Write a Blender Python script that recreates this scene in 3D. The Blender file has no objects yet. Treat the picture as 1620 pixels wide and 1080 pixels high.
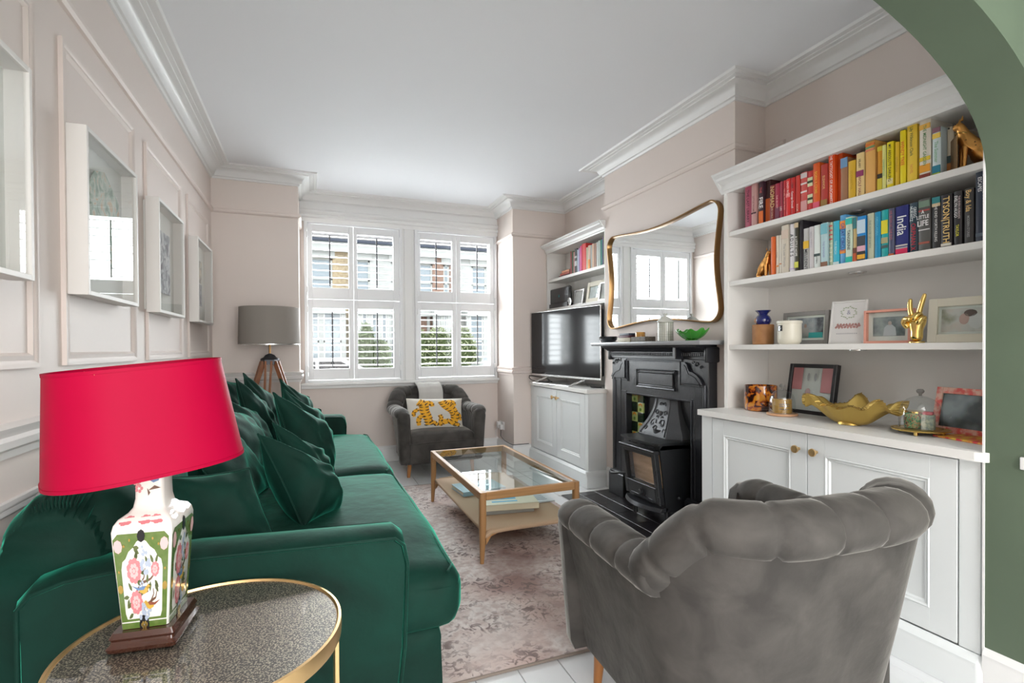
import bpy, bmesh, math, random
from mathutils import Vector, Matrix, Euler
from math import sin, cos, pi, sqrt, radians
R = random.Random(7)
SC = bpy.context.scene
COL = SC.collection
# ------------------------------------------------------------------ camera
yaw, pitch, roll, fpx = .37693, -.009486, -.006123, 801.98
_r = Vector((cos(yaw), -sin(yaw), 0)); _f = Vector((sin(yaw), cos(yaw), 0)); _u = Vector((0, 0, 1))
_f2 = cos(pitch)*_f + sin(pitch)*_u; _u2 = -sin(pitch)*_f + cos(pitch)*_u
_r3 = cos(roll)*_r + sin(roll)*_u2; _u3 = -sin(roll)*_r + cos(roll)*_u2
cam = bpy.data.cameras.new('camera'); camo = bpy.data.objects.new('camera', cam); COL.objects.link(camo)
m = Matrix((_r3, _u3, -_f2)).transposed().to_4x4(); m.translation = (0, 0, 1.2); camo.matrix_world = m
cam.sensor_width = 36; cam.lens = fpx/1620*36; cam.shift_y = 18/1620; cam.clip_start = .02
SC.camera = camo
# ------------------------------------------------------------------ light: bright overcast sky, unseen rear opening, added fill lamps
w = bpy.data.worlds.new('sky'); SC.world = w; w.use_nodes = True
nt = w.node_tree; bg = nt.nodes['Background']
tc = nt.nodes.new('ShaderNodeTexCoord'); sx = nt.nodes.new('ShaderNodeSeparateXYZ'); cr = nt.nodes.new('ShaderNodeValToRGB')
nt.links.new(tc.outputs['Generated'], sx.inputs[0]); nt.links.new(sx.outputs[2], cr.inputs[0]); nt.links.new(cr.outputs[0], bg.inputs[0])
cr.color_ramp.elements[0].position = 0; cr.color_ramp.elements[0].color = (.80, .82, .84, 1)
cr.color_ramp.elements[1].position = .5; cr.color_ramp.elements[1].color = (.90, .95, 1.0, 1)
bg.inputs[1].default_value = 2.5
def area(name, loc, rot, sxx, syy, power, col=(1, 1, 1), portal=False):
    l = bpy.data.lights.new(name, 'AREA'); l.shape = 'RECTANGLE'; l.size = sxx; l.size_y = syy; l.energy = power; l.color = col
    o = bpy.data.objects.new(name, l); COL.objects.link(o); o.location = loc; o.rotation_euler = rot
    if portal: l.cycles.is_portal = True
    return o
area('window_portal', (.95, 5.72, 1.68), (radians(-90), 0, 0), 2.1, 1.7, 10, portal=True)
area('rear_portal', (.9, -3.45, 1.35), (radians(90), 0, 0), 2.9, 2.3, 10, portal=True)
area('rear_fill', (.9, -3.3, 1.4), (radians(90), 0, 0), 2.8, 2.2, 120, (1, .975, .95))  # added fill lamp in the unseen rear opening, lights the room frontally
area('street_fill', (.95, 7.6, 4.3), (radians(-52), 0, 0), 4.5, 3.0, 1000, (.97, .98, 1.0))  # added panel above the street, stands in for sky light
area('bay_fill', (.95, 5.68, 1.75), (radians(-90), 0, 0), 1.9, 1.6, 125, (.96, .98, 1.0))  # added lamp behind the shutters, strengthens the window daylight
area('rear_ceiling_fill', (.9, -1.3, 2.72), (0, 0, 0), 1.6, 2.2, 52, (1, .98, .96))  # added fill lamp under the rear ceiling, no skylight there
sn = bpy.data.lights.new('sun', 'SUN'); sn.energy = .9; sn.angle = .3; sn.color = (1, .95, .88)
so = bpy.data.objects.new('sun', sn); COL.objects.link(so); so.rotation_euler = (radians(48), 0, radians(-20))
SC.view_settings.view_transform = 'Standard'; SC.view_settings.look = 'None'
SC.view_settings.exposure = 0.32; SC.view_settings.gamma = 1; SC.view_settings.use_curve_mapping = False
SC.cycles.use_denoising = True; SC.cycles.max_bounces = 10; SC.cycles.diffuse_bounces = 5; SC.cycles.glossy_bounces = 5
SC.cycles.transparent_max_bounces = 24; SC.cycles.transmission_bounces = 6; SC.cycles.caustics_reflective = False; SC.cycles.caustics_refractive = False
SC.cycles.sample_clamp_indirect = 6
# ------------------------------------------------------------------ materials
def _new(name):
    m = bpy.data.materials.new(name); m.use_nodes = True; return m, m.node_tree, m.node_tree.nodes['Principled BSDF']
def mat(name, c, rough=.5, metal=0, sheen=0, sheen_t=None, noise=0, nscale=8, c2=None, bump=0, bscale=60, coat=0, trans=0, ior=None, stretch=None, em=0, spec=None):
    m, t, b = _new(name)
    b.inputs['Base Color'].default_value = (*c, 1); b.inputs['Roughness'].default_value = rough; b.inputs['Metallic'].default_value = metal
    if spec is not None: b.inputs['Specular IOR Level'].default_value = spec
    if sheen:
        b.inputs['Sheen Weight'].default_value = sheen; b.inputs['Sheen Roughness'].default_value = .35
        b.inputs['Sheen Tint'].default_value = (*(sheen_t or c), 1)
    if coat: b.inputs['Coat Weight'].default_value = coat; b.inputs['Coat Roughness'].default_value = .06
    if trans: b.inputs['Transmission Weight'].default_value = trans
    if ior: b.inputs['IOR'].default_value = ior
    if em: b.inputs['Emission Color'].default_value = (*c, 1); b.inputs['Emission Strength'].default_value = em
    if noise or bump:
        tc = t.nodes.new('ShaderNodeTexCoord'); mp = t.nodes.new('ShaderNodeMapping'); t.links.new(tc.outputs['Object'], mp.inputs[0])
        if stretch: mp.inputs['Scale'].default_value = stretch
    if noise or c2:
        n = t.nodes.new('ShaderNodeTexNoise'); n.inputs['Scale'].default_value = nscale; n.inputs['Detail'].default_value = 6; t.links.new(mp.outputs[0], n.inputs[0])
        r = t.nodes.new('ShaderNodeValToRGB'); r.color_ramp.elements[0].position = .5-.5*min(.4, max(.1, 1-noise)); r.color_ramp.elements[1].position = .5+.5*min(.4, max(.1, 1-noise))
        d = c2 or tuple(x*(1-noise) for x in c)
        r.color_ramp.elements[0].color = (*d, 1); r.color_ramp.elements[1].color = (*c, 1)
        t.links.new(n.outputs[0], r.inputs[0]); t.links.new(r.outputs[0], b.inputs['Base Color'])
    if bump:
        n2 = t.nodes.new('ShaderNodeTexNoise'); n2.inputs['Scale'].default_value = bscale; n2.inputs['Detail'].default_value = 4; t.links.new(mp.outputs[0], n2.inputs[0])
        bp = t.nodes.new('ShaderNodeBump'); bp.inputs['Strength'].default_value = bump; bp.inputs['Distance'].default_value = .004; t.links.new(n2.outputs[0], bp.inputs['Height']); t.links.new(bp.outputs[0], b.inputs['Normal'])
    return m
def velvet(name, dark, light, sheen_t, sheen=1.0, nscale=5):
    m, t, b = _new(name); tc = t.nodes.new('ShaderNodeTexCoord')
    n = t.nodes.new('ShaderNodeTexNoise'); n.inputs['Scale'].default_value = nscale; n.inputs['Detail'].default_value = 5; n.inputs['Distortion'].default_value = .6; t.links.new(tc.outputs['Object'], n.inputs[0])
    r = t.nodes.new('ShaderNodeValToRGB'); r.color_ramp.elements[0].position = .3; r.color_ramp.elements[1].position = .75
    r.color_ramp.elements[0].color = (*dark, 1); r.color_ramp.elements[1].color = (*light, 1); t.links.new(n.outputs[0], r.inputs[0]); t.links.new(r.outputs[0], b.inputs['Base Color'])
    b.inputs['Roughness'].default_value = .75; b.inputs['Specular IOR Level'].default_value = .25
    b.inputs['Sheen Weight'].default_value = sheen; b.inputs['Sheen Roughness'].default_value = .28; b.inputs['Sheen Tint'].default_value = (*sheen_t, 1)
    n2 = t.nodes.new('ShaderNodeTexNoise'); n2.inputs['Scale'].default_value = 14; n2.inputs['Detail'].default_value = 6; t.links.new(tc.outputs['Object'], n2.inputs[0])
    bp = t.nodes.new('ShaderNodeBump'); bp.inputs['Strength'].default_value = .35; bp.inputs['Distance'].default_value = .01; t.links.new(n2.outputs[0], bp.inputs['Height']); t.links.new(bp.outputs[0], b.inputs['Normal'])
    return m
def glass(name, tint=(1, 1, 1), ior=1.45, dark=0):
    m = bpy.data.materials.new(name); m.use_nodes = True; t = m.node_tree; t.nodes.remove(t.nodes['Principled BSDF'])
    tr = t.nodes.new('ShaderNodeBsdfTransparent'); tr.inputs[0].default_value = (*tint, 1)
    gl = t.nodes.new('ShaderNodeBsdfGlossy'); gl.inputs['Roughness'].default_value = .0
    fr = t.nodes.new('ShaderNodeFresnel'); fr.inputs[0].default_value = ior
    ge = t.nodes.new('ShaderNodeNewGeometry'); iv = t.nodes.new('ShaderNodeMath'); iv.operation = 'SUBTRACT'; iv.inputs[0].default_value = 1; t.links.new(ge.outputs['Backfacing'], iv.inputs[1])
    ml = t.nodes.new('ShaderNodeMath'); ml.operation = 'MULTIPLY'; t.links.new(fr.outputs[0], ml.inputs[0]); t.links.new(iv.outputs[0], ml.inputs[1])
    mx = t.nodes.new('ShaderNodeMixShader'); t.links.new(ml.outputs[0], mx.inputs[0]); t.links.new(tr.outputs[0], mx.inputs[1]); t.links.new(gl.outputs[0], mx.inputs[2])
    t.links.new(mx.outputs[0], t.nodes['Material Output'].inputs[0]); return m
def shade_mat(name, c, tl=.5):
    m = bpy.data.materials.new(name); m.use_nodes = True; t = m.node_tree; t.nodes.remove(t.nodes['Principled BSDF'])
    d = t.nodes.new('ShaderNodeBsdfPrincipled'); d.inputs['Base Color'].default_value = (*c, 1); d.inputs['Roughness'].default_value = .5; d.inputs['Specular IOR Level'].default_value = .12; l = t.nodes.new('ShaderNodeBsdfTranslucent'); l.inputs[0].default_value = (*c, 1)
    mx = t.nodes.new('ShaderNodeMixShader'); mx.inputs[0].default_value = tl; t.links.new(d.outputs[0], mx.inputs[1]); t.links.new(l.outputs[0], mx.inputs[2])
    t.links.new(mx.outputs[0], t.nodes['Material Output'].inputs[0]); return m
M = {}
M['pink'] = mat('pink_paint', (.74, .655, .605), .6, bump=.05, bscale=200)
M['panel'] = mat('pale_pink_paint', (.755, .665, .62), .5, bump=.04, bscale=200)
M['dadopaint'] = mat('pale_dado_paint', (.77, .74, .72), .5)
M['white'] = mat('white_gloss_paint', (.80, .80, .79), .35)
M['ceil'] = mat('ceiling_paint', (.82, .83, .85), .8, bump=.05, bscale=90)
M['cab'] = mat('cabinet_paint', (.76, .79, .79), .38)
M['shelfp'] = mat('shelf_paint', (.80, .79, .76), .4)
M['green'] = mat('green_wall_paint', (.108, .148, .098), .75, noise=.15, nscale=3)
M['board'] = mat('white_floorboard', (.74, .75, .76), .35, noise=.1, nscale=7, stretch=(1, .15, 1), bump=.08, bscale=40)
M['gap'] = mat('floor_gap', (.12, .12, .12), .8)
M['velvet'] = velvet('green_velvet', (.0005, .014, .009), (.0015, .042, .028), (.06, .60, .40), .85, 4)
M['gvel'] = velvet('grey_velvet', (.042, .039, .036), (.088, .081, .074), (.66, .64, .60), .7, 9)
M['wood'] = mat('oak', (.44, .235, .095), .4, c2=(.30, .15, .055), nscale=9, stretch=(1, 1, .12), noise=.5)
M['wood_h'] = mat('oak_rail', (.47, .26, .11), .4, c2=(.34, .175, .065), nscale=9, stretch=(.3, .3, 6), noise=.5)
M['legw'] = mat('amber_leg_wood', (.42, .17, .05), .35)
M['iron'] = mat('black_iron', (.013, .014, .018), .33, metal=.0, bump=.3, bscale=35, spec=.65)
M['ironhi'] = mat('blackleaded_iron', (.05, .052, .058), .33, metal=.55, bump=.25, bscale=45)
M['stove'] = mat('stove_black', (.014, .015, .017), .42, bump=.15, bscale=150)
M['slate'] = mat('black_tile', (.018, .016, .018), .3, noise=.3, nscale=10)
M['grout'] = mat('grey_grout', (.26, .25, .25), .8)
M['brass'] = mat('brass', (.85, .58, .28), .36, metal=1)
M['brassdk'] = mat('antique_brass', (.33, .19, .08), .35, metal=1)
M['gold'] = mat('polished_gold', (.85, .60, .20), .16, metal=1)
M['goldmatt'] = mat('matt_gold', (.58, .40, .11), .38, metal=.85, bump=.3, bscale=90)
M['mirror'] = mat('mirror', (.93, .95, .95), .0, metal=1)
M['black'] = mat('black_plastic', (.012, .012, .014), .3)
M['screen'] = mat('screen_glass', (.012, .012, .014), .10, spec=.4)
M['silver'] = mat('silver', (.72, .72, .72), .25, metal=1)
M['paper'] = mat('book_paper', (.80, .77, .69), .8)
M['magenta'] = shade_mat('magenta_shade', (.46, .001, .040), .22)
M['greyshade'] = mat('grey_shade', (.27, .24, .215), .8, bump=.2, bscale=300)
M['porcelain'] = mat('porcelain', (.82, .80, .75), .12, coat=1)
M['glass'] = glass('clear_glass', (.97, .99, .98), 1.45)
M['winglass'] = glass('window_glass', (.95, .97, .97), 1.3)
M['tglass'] = glass('table_glass', (.86, .93, .92), 1.75)
M['domeglass'] = glass('dome_glass', (.93, .95, .95), 1.9)
M['frameglass'] = glass('picture_glass', (.985, .99, .985), 1.75)
M['mahog'] = mat('mahogany', (.055, .014, .006), .22, coat=.6, noise=.4, nscale=14)
M['cord'] = mat('woven_cord', (.52, .36, .235), .8, bump=.8, bscale=120, stretch=(1, 8, 1))
M['linen'] = mat('linen', (.66, .63, .57), .85, bump=.3, bscale=250)
def col(c, rough=.5, **k):
    key = 'c_%03d_%03d_%03d_%d' % (c[0]*999, c[1]*999, c[2]*999, rough*100)
    if key not in M: M[key] = mat('paint_'+key, c, rough, **k)
    return M[key]
# ------------------------------------------------------------------ geometry helpers
WM = {}
class G:
    def __init__(s): s.b = bmesh.new(); s.flip = False
    def quadring(s, rings, closed_u=True, cap=True, closed_v=False):
        vs = [[s.b.verts.new(p) for p in r] for r in rings]; n = len(vs[0]); k = len(vs)
        for i in range(k if closed_v else k-1):
            a, c = vs[i], vs[(i+1) % k]
            for j in range(n if closed_u else n-1):
                j2 = (j+1) % n; s.b.faces.new((a[j], a[j2], c[j2], c[j]))
        if cap and not closed_v and closed_u: s.b.faces.new(vs[0][::-1]); s.b.faces.new(vs[-1])
        return s
    def hexa(s, p, bev=0, seg=1):
        t = bmesh.new(); v = [t.verts.new(q) for q in p]
        for f in ((0, 3, 2, 1), (4, 5, 6, 7), (0, 1, 5, 4), (1, 2, 6, 5), (2, 3, 7, 6), (3, 0, 4, 7)): t.faces.new([v[i] for i in f])
        if bev: bmesh.ops.bevel(t, geom=list(t.edges), offset=bev, segments=seg, profile=.5, affect='EDGES', clamp_overlap=True)
        return s.merge(t)
    def merge(s, t):
        me = bpy.data.meshes.new('_t'); t.to_mesh(me); t.free(); s.b.from_mesh(me); bpy.data.meshes.remove(me); return s
    def box(s, x0, x1, y0, y1, z0, z1, bev=0, seg=1):
        return s.hexa([(x0, y0, z0), (x1, y0, z0), (x1, y1, z0), (x0, y1, z0), (x0, y0, z1), (x1, y0, z1), (x1, y1, z1), (x0, y1, z1)], bev, seg)
    def obox(s, mtx, sx, sy, sz, bev=0, seg=1):
        p = [(-sx/2, -sy/2, -sz/2), (sx/2, -sy/2, -sz/2), (sx/2, sy/2, -sz/2), (-sx/2, sy/2, -sz/2), (-sx/2, -sy/2, sz/2), (sx/2, -sy/2, sz/2), (sx/2, sy/2, sz/2), (-sx/2, sy/2, sz/2)]
        return s.hexa([mtx @ Vector(q) for q in p], bev, seg)
    def lathe(s, prof, c=(0, 0, 0), n=24, rot=None, cap=True, sq=None):
        rings = []
        for r, z in prof:
            ring = []
            for j in range(n):
                a = 2*pi*j/n; x, y = cos(a), sin(a)
                if sq: k = (abs(x)**sq+abs(y)**sq)**(-1/sq); x *= k; y *= k
                v = Vector((r*x, r*y, z))
                if rot is not None: v = rot @ v
                ring.append(v+Vector(c))
            rings.append(ring)
        return s.quadring(rings, True, cap)
    def tube(s, path, r, n=8, closed=False, cap=True):
        P = [Vector(p) for p in path]; k = len(P); rings = []; up = None
        for i in range(k):
            a = P[(i-1) % k] if (closed or i > 0) else P[i]; c = P[(i+1) % k] if (closed or i < k-1) else P[i]
            t = (c-a).normalized()
            if up is None: up = Vector((0, 0, 1)) if abs(t.z) < .9 else Vector((1, 0, 0))
            x = t.cross(up).normalized(); y = x.cross(t).normalized(); up = y
            rr = r[i] if isinstance(r, (list, tuple)) else r
            rings.append([P[i]+x*rr*cos(2*pi*j/n)+y*rr*sin(2*pi*j/n) for j in range(n)])
        return s.quadring(rings, True, cap, closed)
    def prism(s, pts, axis, a0, a1):
        # pts 2D in the other two axes (in xyz order)
        def mk(p, a):
            if axis == 'x': return (a, p[0], p[1])
            if axis == 'y': return (p[0], a, p[1])
            return (p[0], p[1], a)
        return s.quadring([[mk(p, a0) for p in pts], [mk(p, a1) for p in pts]])
    def grid(s, fn, nu, nv, cu=False, cv=False):
        vs = [[s.b.verts.new(fn(i/nu, j/nv)) for j in range(nv if cv else nv+1)] for i in range(nu if cu else nu+1)]
        for i in range(nu):
            for j in range(nv):
                a = vs[i]; b = vs[(i+1) % len(vs)]; j2 = (j+1) % len(a)
                s.b.faces.new((a[j], b[j], b[j2], a[j2]))
        return s
    def sphere(s, c, rx, ry=None, rz=None, n=12, rot=None):
        ry = ry or rx; rz = rz or rx; c = Vector(c); rings = []
        k = max(4, n//2+1)
        for i in range(1, k):
            a = pi*i/k; ring = []
            for j in range(n):
                v = Vector((rx*sin(a)*cos(2*pi*j/n), ry*sin(a)*sin(2*pi*j/n), -rz*cos(a)))
                if rot is not None: v = rot @ v
                ring.append(c+v)
            rings.append(ring)
        return s.quadring(rings)
    def poly(s, pts):
        s.b.faces.new([s.b.verts.new(p) for p in pts]); return s
    def build(s, name, mt, parent=None, smooth=False, angle=40, world=None, keep=False):
        b = s.b; bmesh.ops.recalc_face_normals(b, faces=b.faces)
        if smooth: bmesh.ops.remove_doubles(b, verts=b.verts, dist=1e-6)
        me = bpy.data.meshes.new(name); b.to_mesh(me); b.free()
        if isinstance(mt, (list, tuple)):
            for q in mt: me.materials.append(q)
        else: me.materials.append(mt)
        if smooth:
            me.polygons.foreach_set('use_smooth', [True]*len(me.polygons)); me.set_sharp_from_angle(angle=radians(angle))
        return link(me, name, parent, keep)
def link(me, name, parent=None, keep=False):
    o = bpy.data.objects.new(name, me); COL.objects.link(o)
    if parent is not None:
        o.parent = parent; W = WM.get(parent, Matrix())
        o.matrix_parent_inverse = W.inverted(); WM[o] = Matrix()
    elif not keep and len(me.vertices):
        xs = [v.co for v in me.vertices]; lo = Vector([min(v[i] for v in xs) for i in range(3)]); hi = Vector([max(v[i] for v in xs) for i in range(3)])
        c = Vector(((lo.x+hi.x)/2, (lo.y+hi.y)/2, lo.z)); me.transform(Matrix.Translation(-c)); o.location = c; WM[o] = Matrix.Translation(c)
    else: WM[o] = Matrix()
    return o
def tag(o, label=None, cat=None, group=None, kind=None):
    if label: o['label'] = label
    if cat: o['category'] = cat
    if group: o['group'] = group
    if kind: o['kind'] = kind
    return o
def thing(name, label, cat, loc=(0, 0, 0), group=None):
    o = bpy.data.objects.new(name, None); COL.objects.link(o); o.location = loc; o.empty_display_size = .05
    WM[o] = Matrix.Translation(loc); return tag(o, label, cat, group)
def struct(o): o['kind'] = 'structure'; return o
def dup(root, mtx=None, label=None, group=None):
    def cp(o, par):
        c = o.copy(); COL.objects.link(c)
        if par is not None: c.parent = par; c.matrix_parent_inverse = o.matrix_parent_inverse.copy()
        for ch in KIDS.get(o, []): cp(ch, c)
        return c
    KIDS = {}
    for o in bpy.data.objects:
        if o.parent: KIDS.setdefault(o.parent, []).append(o)
    r = cp(root, None)
    if mtx is not None: r.matrix_world = mtx
    if label: r['label'] = label
    if group: r['group'] = group
    return r
FC = {}
def text(name, s, size, mtx, mt, parent, bold=0, squash=1, align='CENTER'):
    key = (s, bold, align)
    if key not in FC:
        cu = bpy.data.curves.new('t', 'FONT'); cu.body = s; cu.size = 1; cu.align_x = align; cu.align_y = 'CENTER'; cu.resolution_u = 2; cu.offset = bold; cu.fill_mode = 'FRONT'
        o = bpy.data.objects.new('t', cu); COL.objects.link(o)
        me = bpy.data.meshes.new_from_object(o.evaluated_get(bpy.context.evaluated_depsgraph_get())); bpy.data.objects.remove(o); bpy.data.curves.remove(cu); FC[key] = me
    me = FC[key].copy(); me.transform(mtx @ Matrix.Diagonal((size, size*squash, size, 1))); me.materials.clear(); me.materials.append(mt)
    return link(me, name, parent)
def basis(o, x, y):
    x = Vector(x).normalized(); y = Vector(y).normalized(); z = x.cross(y)
    m = Matrix((x, y, z)).transposed().to_4x4(); m.translation = Vector(o); return m
# ------------------------------------------------------------------ room shell
XL, XC, XA, ZC = -.79, 2.377, 2.62, 2.77
Y1, YW, XR0, XR1 = 5.0, 5.5, -.10, 1.995
def profile_run(g, path, prof, closed=False):
    """path: list of (x, y, nx, ny) corners with mitred offset direction; prof: (out, z)"""
    rings = [[(x+nx*o, y+ny*o, z) for o, z in prof] for x, y, nx, ny in path]
    g.quadring(rings, True, not closed, closed)
# floor: boards running along the room
fl = struct(G().box(XL-.2, 2.9, -3.6, 5.75, -.06, -.012).build('floor', M['gap']))
bw = .165; x = XL+.01; i = 0
while x < XA:
    y = -3.5+R.random()*1.2; k = 0
    ys = []
    while y < 5.48:
        L = 1.5+R.random()*1.4; ys.append((y, min(y+L, 5.48))); y += L
    for a, c in ys:
        if c < .3 and x > 1: pass
        if a > c-.02: continue
        dz = R.uniform(-.001, .001)
        G().box(x+.0012, x+bw-.0012, max(a, -3.5)+.001, c-.001, -.012, dz, .0015).build('floorboard', M['board'], fl)
    x += bw; i += 1
# ceiling
ce = struct(G().box(XL-.2, 2.9, -3.6, 5.75, ZC, ZC+.1).build('ceiling', M['ceil']))
# left wall with panelling
wl = struct(G().box(XL-.15, XL, -3.6, Y1+.02, 0, ZC).build('wall_left', M['panel']))
def frame_mould(g, y0, y1, z0, z1, x=XL, t=.016, wd=.045):
    pr = [(0, 0), (t, 0), (t, wd*.25), (t*.55, wd*.5), (t*.75, wd*.8), (0.002, wd)]
    cs = [(y0, z0, 1, 1), (y1, z0, -1, 1), (y1, z1, -1, -1), (y0, z1, 1, -1)]
    rings = [[(x-.002+h, cy+sy*o, cz+sz*o) for h, o in pr] for cy, cz, sy, sz in cs]
    g.quadring(rings, True, False, True)
for k in range(-3, 4):
    y0 = 2.17+.945*(k-1)+.02*0
    if k == 1: y0 = 2.17
    y1 = y0+.765
    if y0 < -3.4: continue
    g = G(); frame_mould(g, y0, y1, 1.15, 2.27); g.build('panel_moulding', M['panel'], wl, True)
    g = G(); frame_mould(g, y0, y1, .24, .785); g.build('panel_moulding', M['dadopaint'], wl, True)
DADO = [(0, .905), (.012, .905), (.014, .925), (.028, .935), (.030, .955), (.018, .965), (.026, .978), (.030, .990), (.012, .998), (0, 1.0)]
PICR = [(0, 2.385), (.012, 2.388), (.022, 2.398), (.024, 2.412), (.012, 2.422), (0, 2.424)]
CORN = [(0, 2.675), (.012, 2.675), (.018, 2.688), (.030, 2.692), (.036, 2.705), (.046, 2.725), (.066, 2.742), (.092, 2.750), (.094, 2.757), (.118, 2.757), (.120, 2.762), (.135, 2.762), (.137, 2.757), (.158, 2.757), (.165, ZC), (0, ZC)]
SKIRT = [(0, 0), (.018, 0), (.018, .125), (.014, .135), (.016, .15), (.008, .165), (0, .17)]
def run(name, pts, prof, mt, parent=None, st=True):
    """pts: wall polyline walked with the room on its left; mitred"""
    n = len(pts); path = []
    for i, (x, y) in enumerate(pts):
        def nrm(a, b):
            d = Vector((b[0]-a[0], b[1]-a[1])).normalized(); return Vector((-d.y, d.x))
        if i == 0: q = nrm(pts[0], pts[1])
        elif i == n-1: q = nrm(pts[-2], pts[-1])
        else:
            a = nrm(pts[i-1], pts[i]); b = nrm(pts[i], pts[i+1]); q = (a+b)/(1+a.dot(b))
        path.append((x, y, q.x, q.y))
    g = G(); profile_run(g, path, prof); o = g.build(name, mt, parent, True, 30)
    if st and parent is None: struct(o)
    return o
# walls: bay piers, bay back wall, chimney, alcoves
wf = struct(G().box(XL-.15, XR0, Y1, 5.75, 0, ZC).build('wall_front_left', M['pink']))
wr = struct(G().box(XR1, 2.77, Y1, 5.75, 0, ZC).build('wall_front_right', M['pink']))
bay = struct(G().box(XR0, XR1, YW, 5.75, 0, .86).box(XR0, XR1, YW, 5.75, 2.49, ZC).build('wall_window', M['pink']))
wa = struct(G().box(XA, XA+.15, .84, 5.1, 0, ZC).build('wall_right', M['pink']))
# chimney breast with its fireplace opening (opening y 2.62..3.38, z 0..0.84)
g = G().box(XC, XA, 2.345, 2.62, 0, ZC).box(XC, XA, 3.38, 3.80, 0, ZC).box(XC, XA, 2.62, 3.38, .86, ZC)
cb = struct(g.build('wall_chimney', M['pink']))
# rear room
wg = struct(G().box(2.62, 2.77, -3.6, .84, 0, ZC).build('wall_right_rear', M['green']))
g = G().box(XL, -.55, -3.6, -3.45, 0, ZC).box(2.35, 2.62, -3.6, -3.45, 0, ZC).box(-.55, 2.35, -3.6, -3.45, 2.5, ZC)
struct(g.build('wall_rear', M['green']))
# cornices (room on the left of the walk, clockwise seen from above is right-handed here)
CW = [(XA, .99), (XA, 2.345), (XC, 2.345), (XC, 3.80), (XA, 3.80), (XA, Y1), (XR1, Y1), (XR1, YW), (XR0, YW), (XR0, Y1), (XL, Y1), (XL, -3.4)]
c1 = run('trim_1', CW, CORN, M['white'])
BR = [(XR1-.001, YW), (XR0+.001, YW)]
run('trim_2', [(XA, 3.80), (XA, Y1), (XR1, Y1), (XR1, YW-.03)], PICR, M['pink'])
run('trim_3', [(XA, 2.20), (XA, 2.345), (XC, 2.345), (XC, 3.80), (XA, 3.80)], PICR, M['pink'])
run('trim_4', [(XR0, YW-.03), (XR0, Y1), (XL, Y1), (XL, -3.4)], PICR, M['panel'])
run('trim_5', [(XR0, YW-.05), (XR0, Y1), (XL, Y1), (XL, -3.4)], DADO, M['dadopaint'])
run('trim_6', [(2.19, Y1), (XR1, Y1), (XR1, YW-.05)], DADO, M['panel'])
run('baseboard_left', [(XR0, YW), (XR0, Y1), (XL, Y1), (XL, -3.4)], SKIRT, M['white'])
run('baseboard_front', [(2.19, Y1), (XR1, Y1), (XR1, YW), (XR0, YW)], SKIRT, M['white'])
run('baseboard_chimney', [(XC, 2.345+.001), (XC, 2.47)], SKIRT, M['white'])
run('baseboard_chimney', [(XC, 3.59), (XC, 3.77)], SKIRT, M['white'])
# header mouldings above the windows
HD = [(0, 2.48), (.03, 2.48), (.035, 2.515), (.05, 2.525), (.05, 2.545), (.04, 2.555), (.055, 2.575), (.055, 2.59), (.03, 2.61), (.02, 2.675), (0, 2.675)]
run('trim_7', BR, HD, M['white'])
# window sill
struct(G().box(XR0, XR1, YW-.075, YW+.02, .832, .862, .008, 2).box(XR0, XR1, YW-.02, YW+.0, .80, .835, .004).build('trim_8', M['white'], None, True))
# ------------------------------------------------------------------ arch between the rooms (opening x -0.79..2.11)
AX0, AX1, AY0, AY1 = -.79, 2.11, .84, 1.0
zs, bb, cx_, aa = 1.77, .56, (AX0+AX1)/2, (AX1-AX0)/2
arc = [(cx_+aa*cos(pi*i/48), zs+bb*sin(pi*i/48)) for i in range(49)]
g = G()
top = [(x, ZC) for x, z in arc]
rf = [[(x, AY0, z) for x, z in arc], [(x, AY1, z) for x, z in arc]]
vs = [[g.b.verts.new(p) for p in [(x, AY0, z) for x, z in arc]], [g.b.verts.new(p) for p in [(x, AY1, z) for x, z in arc]], [g.b.verts.new((x, AY0, ZC)) for x, z in arc], [g.b.verts.new((x, AY1, ZC)) for x, z in arc]]
for i in range(48):
    g.b.faces.new((vs[0][i], vs[0][i+1], vs[1][i+1], vs[1][i])); g.b.faces.new((vs[0][i], vs[2][i], vs[2][i+1], vs[0][i+1])); g.b.faces.new((vs[1][i], vs[1][i+1], vs[3][i+1], vs[3][i]))
arch = struct(g.build('wall_arch', M['green'], None, True, 50))
G().box(AX1, XA, AY0, AY1, 0, ZC).build('arch_pier', M['green'], arch)
G().box(AX1-.004, XA, AY1, AY1+.006, 0, ZC).build('arch_pier_back', M['white'], arch)
run('baseboard_arch', [(2.62, -3.4), (2.62, AY0), (AX1, AY0), (AX1, AY1)], [(a, z*1.05) for a, z in SKIRT], M['white'])
# light switch on the arch pier
t = thing('light_switch', 'white light switch plate at the very edge on the green arch wall', 'switch', (AX1, .86, .78))
G().box(AX1-.009, AX1, .82+.025, .907, .802, .842, .002).build('plate', M['white'], t, True)
G().box(AX1-.013, AX1-.008, .862, .878, .812, .832, .001).build('rocker', M['white'], t)
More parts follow.
